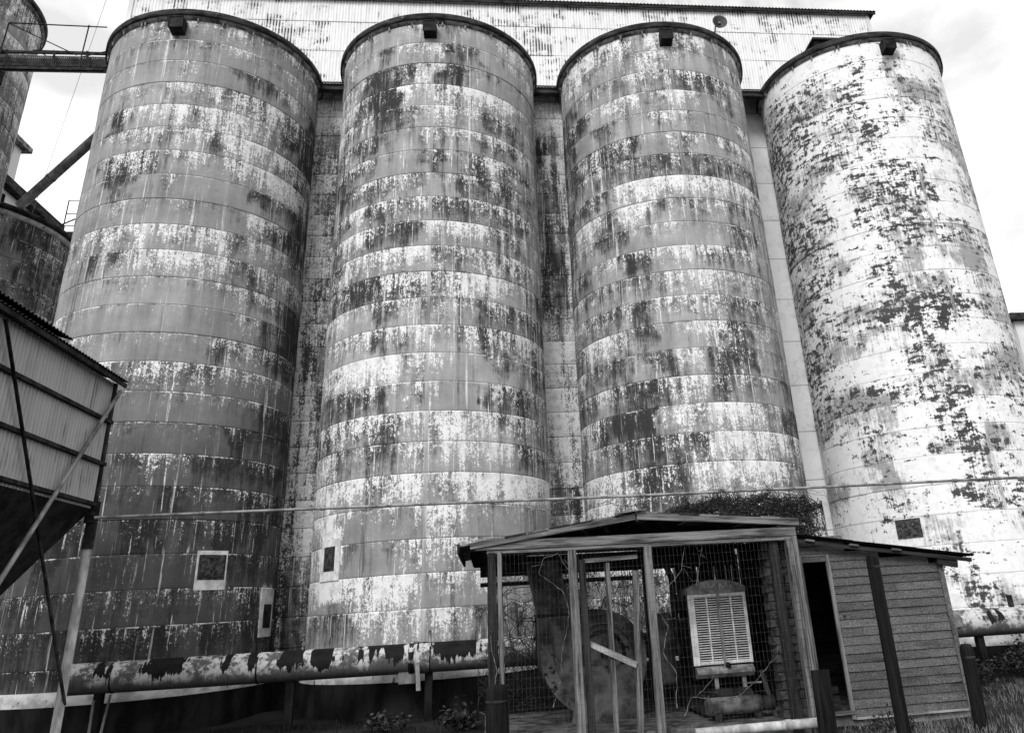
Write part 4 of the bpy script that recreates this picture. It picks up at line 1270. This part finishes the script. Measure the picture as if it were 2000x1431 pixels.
# ------------------------------------------------------------------ posts in front
def post(name, x, y, zt_, r, label, lean=(0, 0), square=None, mat='creosote'):
    z0 = gz(x) - .15
    o = thing(name, (x, y, z0), label, 'post', 'fence posts')
    if square:
        MB().bar((x, y, z0), (x + lean[0], y + lean[1], zt_), square[0], square[1], (0, 1, 0), .012).build('shaft', mat, o)
        return o
    n = 14
    rows, gr = [], []
    rr = random.Random(int(x*100))
    prof = [(1.0, z0), (1.02, z0 + .35), (.99, (z0 + zt_)/2), (.98, zt_ - .09), (.96, zt_ - .05), (.86, zt_ - .015), (.6, zt_), (.05, zt_ + .004)]
    for k_, z in prof:
        t = (z - z0)/(zt_ - z0)
        rows.append([(x + lean[0]*t + r*k_*math.cos(2*PI*j/n)*(1 + .03*math.sin(j*2.3)), y + lean[1]*t + r*k_*math.sin(2*PI*j/n), z) for j in range(n)])
        gr.append([(z, r*math.cos(2*PI*j/n) + x, r*math.sin(2*PI*j/n)) for j in range(n)])
    b = MB(); b.quadmesh(rows, gr, True, True); b.build('shaft', mat, o)
    b = MB().lathe((x + lean[0]*.93, y + lean[1]*.93, 0), [(r*1.0, zt_ - .155), (r*1.03, zt_ - .15), (r*1.03, zt_ - .135), (r*1.0, zt_ - .13)], 18)
    b.build('wire_wrap', 'dark_steel', o)
    return o
post('fence_post', 4.57, 9.6, 1.97, .075, 'tall black round post in front of the lapped siding', (.012, 0))
post('fence_post', 5.66, 9.9, .915, .078, 'short black round post at the corner of the siding shed', (.03, 0))
post('fence_post', .085, 8.8, .935, .115, 'thick short dark post with rounded top before the left shed corner')
post('fence_post', 3.655, 9.5, .79, .1, 'short flat dark post beside the open doorway', (.02, 0), (.20, .07))

# ------------------------------------------------------------------ vegetation
def blades_mesh(name, pts, hts, wid, bend=.5):
    n = len(pts)
    ang = rng.uniform(0, 2*PI, n)
    lean = rng.uniform(.1, 1, n) * bend
    la = rng.uniform(0, 2*PI, n)
    dx, dy = np.cos(ang)*wid, np.sin(ang)*wid
    v = np.zeros((n, 5, 3))
    P = np.array(pts)
    mid = P + np.stack([np.cos(la)*lean*hts*.25, np.sin(la)*lean*hts*.25, hts*.55], -1)
    tip = P + np.stack([np.cos(la)*lean*hts*.9, np.sin(la)*lean*hts*.9, hts*(1 - .35*lean)], -1)
    off = np.stack([dx, dy, 0*dx], -1)
    v[:, 0] = P - off; v[:, 1] = P + off; v[:, 2] = mid + off*.7; v[:, 3] = mid - off*.7; v[:, 4] = tip
    base = np.arange(n)[:, None]*5
    quads = (base + np.array([[0, 1, 2, 3]])).tolist()
    tris = (base + np.array([[3, 2, 4]])).tolist()
    me = bpy.data.meshes.new(name)
    me.from_pydata(v.reshape(-1, 3).tolist(), [], quads + tris)
    return me

def grass():
    N = 26000
    x = rng.uniform(3.9, 13, N); y = rng.uniform(8.6, 14.3, N)
    keep = ~((x > 4.05) & (x < 6.25) & (y > 10.9) & (y < 13.1)) & ~((x < 4.1) & (y > 10.2))
    x, y = x[keep], y[keep]
    dens = vnoise(x*1.2, y*1.2, 77)
    k2 = dens > rng.uniform(.0, .75, len(x)); x, y = x[k2], y[k2]
    h = rng.uniform(.05, .17, len(x)) * (0.6 + .9*vnoise(x*.9, y*.9, 5))
    z = np.array([gz(a) for a in x]) - .01
    me = blades_mesh('grass', np.stack([x, y, z], -1), h, .004, .9)
    tag(link('grass', me, 'grass'), 'short dry grass by the siding shed', kind='stuff')
    N = 9000
    x = rng.uniform(-8, 4, N); y = rng.uniform(12.6, 14.9, N)
    keep = ~((x > -.3) & (y < 13.3)); x, y = x[keep], y[keep]
    dens = vnoise(x*1.6, y*1.6, 78); k2 = dens > rng.uniform(.15, .9, len(x)); x, y = x[k2], y[k2]
    h = rng.uniform(.04, .16, len(x))
    z = np.array([gz(a) for a in x]) - .01
    me = blades_mesh('weeds', np.stack([x, y, z], -1), h, .005, .9)
    tag(link('low_weeds', me, 'weed'), 'sparse low weeds along the silo feet', kind='stuff')
grass()

def leafy(name, c, rx, ry, rz, n_st, n_lf, label, cat, ls=.05, mat='leaf'):
    o = thing(name, (c[0], c[1], c[2]), label, cat)
    b = MB(); L = []
    for k in range(n_st):
        a = random.uniform(0, 2*PI); q = random.random()**.5
        tip = Vector((c[0] + rx*q*math.cos(a), c[1] + ry*q*math.sin(a), c[2] + rz*random.uniform(.45, 1.0)*(1 - .45*q*q)))
        root = Vector((c[0] + rx*.55*q*math.cos(a), c[1] + ry*.5*q*math.sin(a), c[2]))
        midp = root.lerp(tip, .5) + Vector((random.uniform(-.08, .08), random.uniform(-.08, .08), .06))
        b.tube([root, midp, tip], [.008, .006, .002], 4, False)
        for j in range(n_lf):
            t = random.uniform(.2, 1.02)
            p = (root.lerp(midp, t*2) if t < .5 else midp.lerp(tip, t*2 - 1)) + Vector((random.gauss(0, .05), random.gauss(0, .05), random.gauss(0, .04)))
            L.append(p)
    b.build('stems', 'twig', o)
    n = len(L); v = []; f = []
    for i, p in enumerate(L):
        d = Vector((random.gauss(0, 1), random.gauss(0, 1), random.gauss(-.1, .6))).normalized()
        s_ = d.cross(Vector((random.gauss(0, .4), random.gauss(0, .4), 1))).normalized()
        l = ls*random.uniform(.5, 1.3); w = l*.32
        v += [tuple(p), tuple(p + d*l*.5 + s_*w), tuple(p + d*l), tuple(p + d*l*.5 - s_*w)]
        f.append((i*4, i*4+1, i*4+2, i*4+3))
    me = bpy.data.meshes.new('foliage'); me.from_pydata(v, [], f)
    link('foliage', me, mat, o)
    return o
leafy('hedge_bush', (9.9, 13.85, 0.0), 1.7, .55, .82, 150, 38, 'dark leafy bush under the duct at the right edge', 'bush', .06)
leafy('hedge_bush', (7.6, 13.9, 0.0), .9, .4, .62, 80, 32, 'lower dark leafy bush behind the siding shed corner', 'bush', .05)
leafy('weed_plant', (-.45, 13.2, .05), .35, .25, .42, 16, 14, 'leafy weed by the left shed corner', 'plant', .10)
leafy('weed_plant', (-1.5, 13.6, .06), .45, .3, .25, 16, 12, 'low weed clump below the duct flange', 'plant', .08)
leafy('weed_plant', (4.85, 10.35, 0.0), .35, .2, .30, 12, 10, 'small weed at the foot of the lapped siding', 'plant', .06)

def twig_tangle(name, label, box, n, r, mat, seg=6, step=.13, droop=0.0, cat='vine', leaves=0, mound=False):
    o = thing(name, (box[0], box[2], box[4]), label, cat)
    b = MB()
    x0, x1, y0, y1, z0, z1 = box
    def cap(x):
        if not mound: return z1 + .1
        q = (x - (x0*.42 + x1*.58))/((x1 - x0)*.60)
        return z0 + (z1 - z0)*max(.25, 1 - q**4) + .05*math.sin(x*9) + .04*math.sin(x*23 + 1)
    for k in range(n):
        px_ = random.uniform(x0, x1)
        p = Vector((px_, random.uniform(y0, y1), z0 + (min(z1, cap(px_)) - z0)*random.random()**1.25))
        d = Vector((random.gauss(0, 1), random.gauss(0, .5), random.gauss(.15, .55))).normalized()
        pts = [p.copy()]
        for j in range(seg):
            d = (d + Vector((random.gauss(0, .42), random.gauss(0, .3), random.gauss(-droop, .38)))).normalized()
            p = p + d*step*random.uniform(.6, 1.2)
            p.x = min(max(p.x, x0 - .1), x1 + .1); p.y = min(max(p.y, y0), y1); p.z = min(max(p.z, z0), cap(p.x) + random.random()**3*.2)
            pts.append(p.copy())
        b.tube(pts, r*random.uniform(.6, 1.3), 3, False)
    b.build('twigs', mat, o)
    if leaves:
        v = []; f = []
        for i in range(leaves):
            p = Vector((random.uniform(x0, x1), random.uniform(y0, y1), z0 + (z1 - z0)*random.random()**1.5))
            d = Vector((random.gauss(0, 1), random.gauss(0, 1), random.gauss(-.3, .6))).normalized(); s_ = d.cross(Vector((.1, .2, 1))).normalized()
            l = random.uniform(.02, .05)
            v += [tuple(p), tuple(p + d*l*.5 + s_*l*.35), tuple(p + d*l), tuple(p + d*l*.5 - s_*l*.35)]
            f.append((i*4, i*4+1, i*4+2, i*4+3))
        me = bpy.data.meshes.new('dry_leaves'); me.from_pydata(v, [], f); link('dry_leaves', me, 'leaf', o)
    return o
# dense mound of dead vine behind and over the shed roof
twig_tangle('vine_mound', 'dense dark mound of dead vine on the shed roof', (2.50, 5.10, 12.25, 13.3, 2.32, 2.96), 1300, .0045, 'twig', 9, .19, .03, leaves=0, mound=True)
twig_tangle('vine_curtain', 'tangled bare vine hanging across the open back of the shed', (.25, 2.85, 13.15, 13.4, .3, 2.2), 330, .0045, 'twig', 7, .15, .25)
twig_tangle('vine_scrub', 'dry scrub climbing between the left shed posts and duct', (-.05, 1.0, 13.3, 13.9, .2, 1.1), 160, .004, 'twig', 6, .12, .0)

def vine(pts, r, label, jit=.006):
    r *= .8
    o = thing('dead_vine', pts[0], label, 'vine', 'dead vines on the wire mesh')
    P = []
    for a, c in zip(pts[:-1], pts[1:]):
        a = Vector(a); c = Vector(c)
        for k in range(5):
            P.append(a.lerp(c, k/5) + Vector((random.gauss(0, jit), random.gauss(0, .004), random.gauss(0, jit))))
    P.append(Vector(pts[-1]))
    MB().tube(P, [r*(1 - .5*i/len(P)) for i in range(len(P))], 5).build('stem', 'vine_pale', o)
    for k in range(3):
        i = random.randrange(2, len(P) - 1); q = P[i]
        MB().tube([q, q + Vector((random.uniform(-.08, .08), -.01, random.uniform(-.02, .08))), q + Vector((random.uniform(-.16, .16), -.02, random.uniform(-.05, .14)))], r*.45, 4, False).build('tendril', 'vine_pale', o)
yv = YF - .10
vine([(.73, yv, .55), (.84, yv, .85), (.85, yv, 1.1), (.93, yv, 1.35), (.97, yv, 1.55), (.90, yv, 1.78), (.62, yv, 1.98), (.68, yv, 2.16), (.86, yv, 2.20), (1.0, yv, 2.0)], .006, 'pale looping dead vine in the left bay of the wire mesh')
vine([(2.16, yv, .45), (2.2, yv, .8), (2.06, yv, 1.05), (2.15, yv, 1.3), (2.05, yv, 1.5), (2.2, yv, 1.75), (2.38, yv, 1.95), (2.45, yv, 2.2)], .007, 'dead vine winding up beside the middle shed post')
vine([(2.25, yv, .35), (2.34, yv, .55), (2.65, yv, .50), (2.9, yv, .52), (3.2, yv, .70), (3.45, yv, .92), (3.5, yv, 1.12)], .006, 'pale dead vine crossing low in front of the radiator')
vine([(2.42, yv, .55), (2.62, yv, .72), (2.74, yv, .86), (2.78, yv, .98)], .005, 'short dead vine reaching the lower radiator tank')
vine([(.02, 8.95, .45), (.06, 9.2, .75), (.09, 9.6, 1.0), (.03, 9.9, 1.35)], .006, 'thin pale vine rising beside the thick short post')
vine([(2.55, yv, 1.75), (2.60, yv, 1.95), (2.68, yv, 2.2)], .005, 'short dead vine hanging from the plate above the radiator')
for k_ in range(7):
    x_ = 2.5 + .35*k_ + random.uniform(-.2, .2); h_ = random.uniform(.05, .22)
    vine([(x_, 12.5, 2.75), (x_ + .25, 12.45, 2.98 + h_*.7), (x_ + .6, 12.45, 3.0 + h_), (x_ + .95, 12.5, 2.95 + h_*.5), (x_ + 1.15, 12.5, 2.75)], .006,
         ['low arching twig at the left end of the vine mound', 'second arching twig over the vine mound from the left', 'third arching twig over the vine mound from the left', 'arching twig over the middle of the vine mound',
          'arching twig just right of the vine mound middle', 'arching twig near the right end of the vine mound', 'last arching twig at the right end of the vine mound'][k_], .025)
vine([(1.7, 12.6, 3.05), (2.4, 12.6, 3.02), (3.1, 12.62, 3.12), (3.9, 12.6, 3.2), (4.6, 12.6, 3.1), (5.2, 12.6, 3.0)], .008, 'long arching dead vine above the shed roof mound', .03)
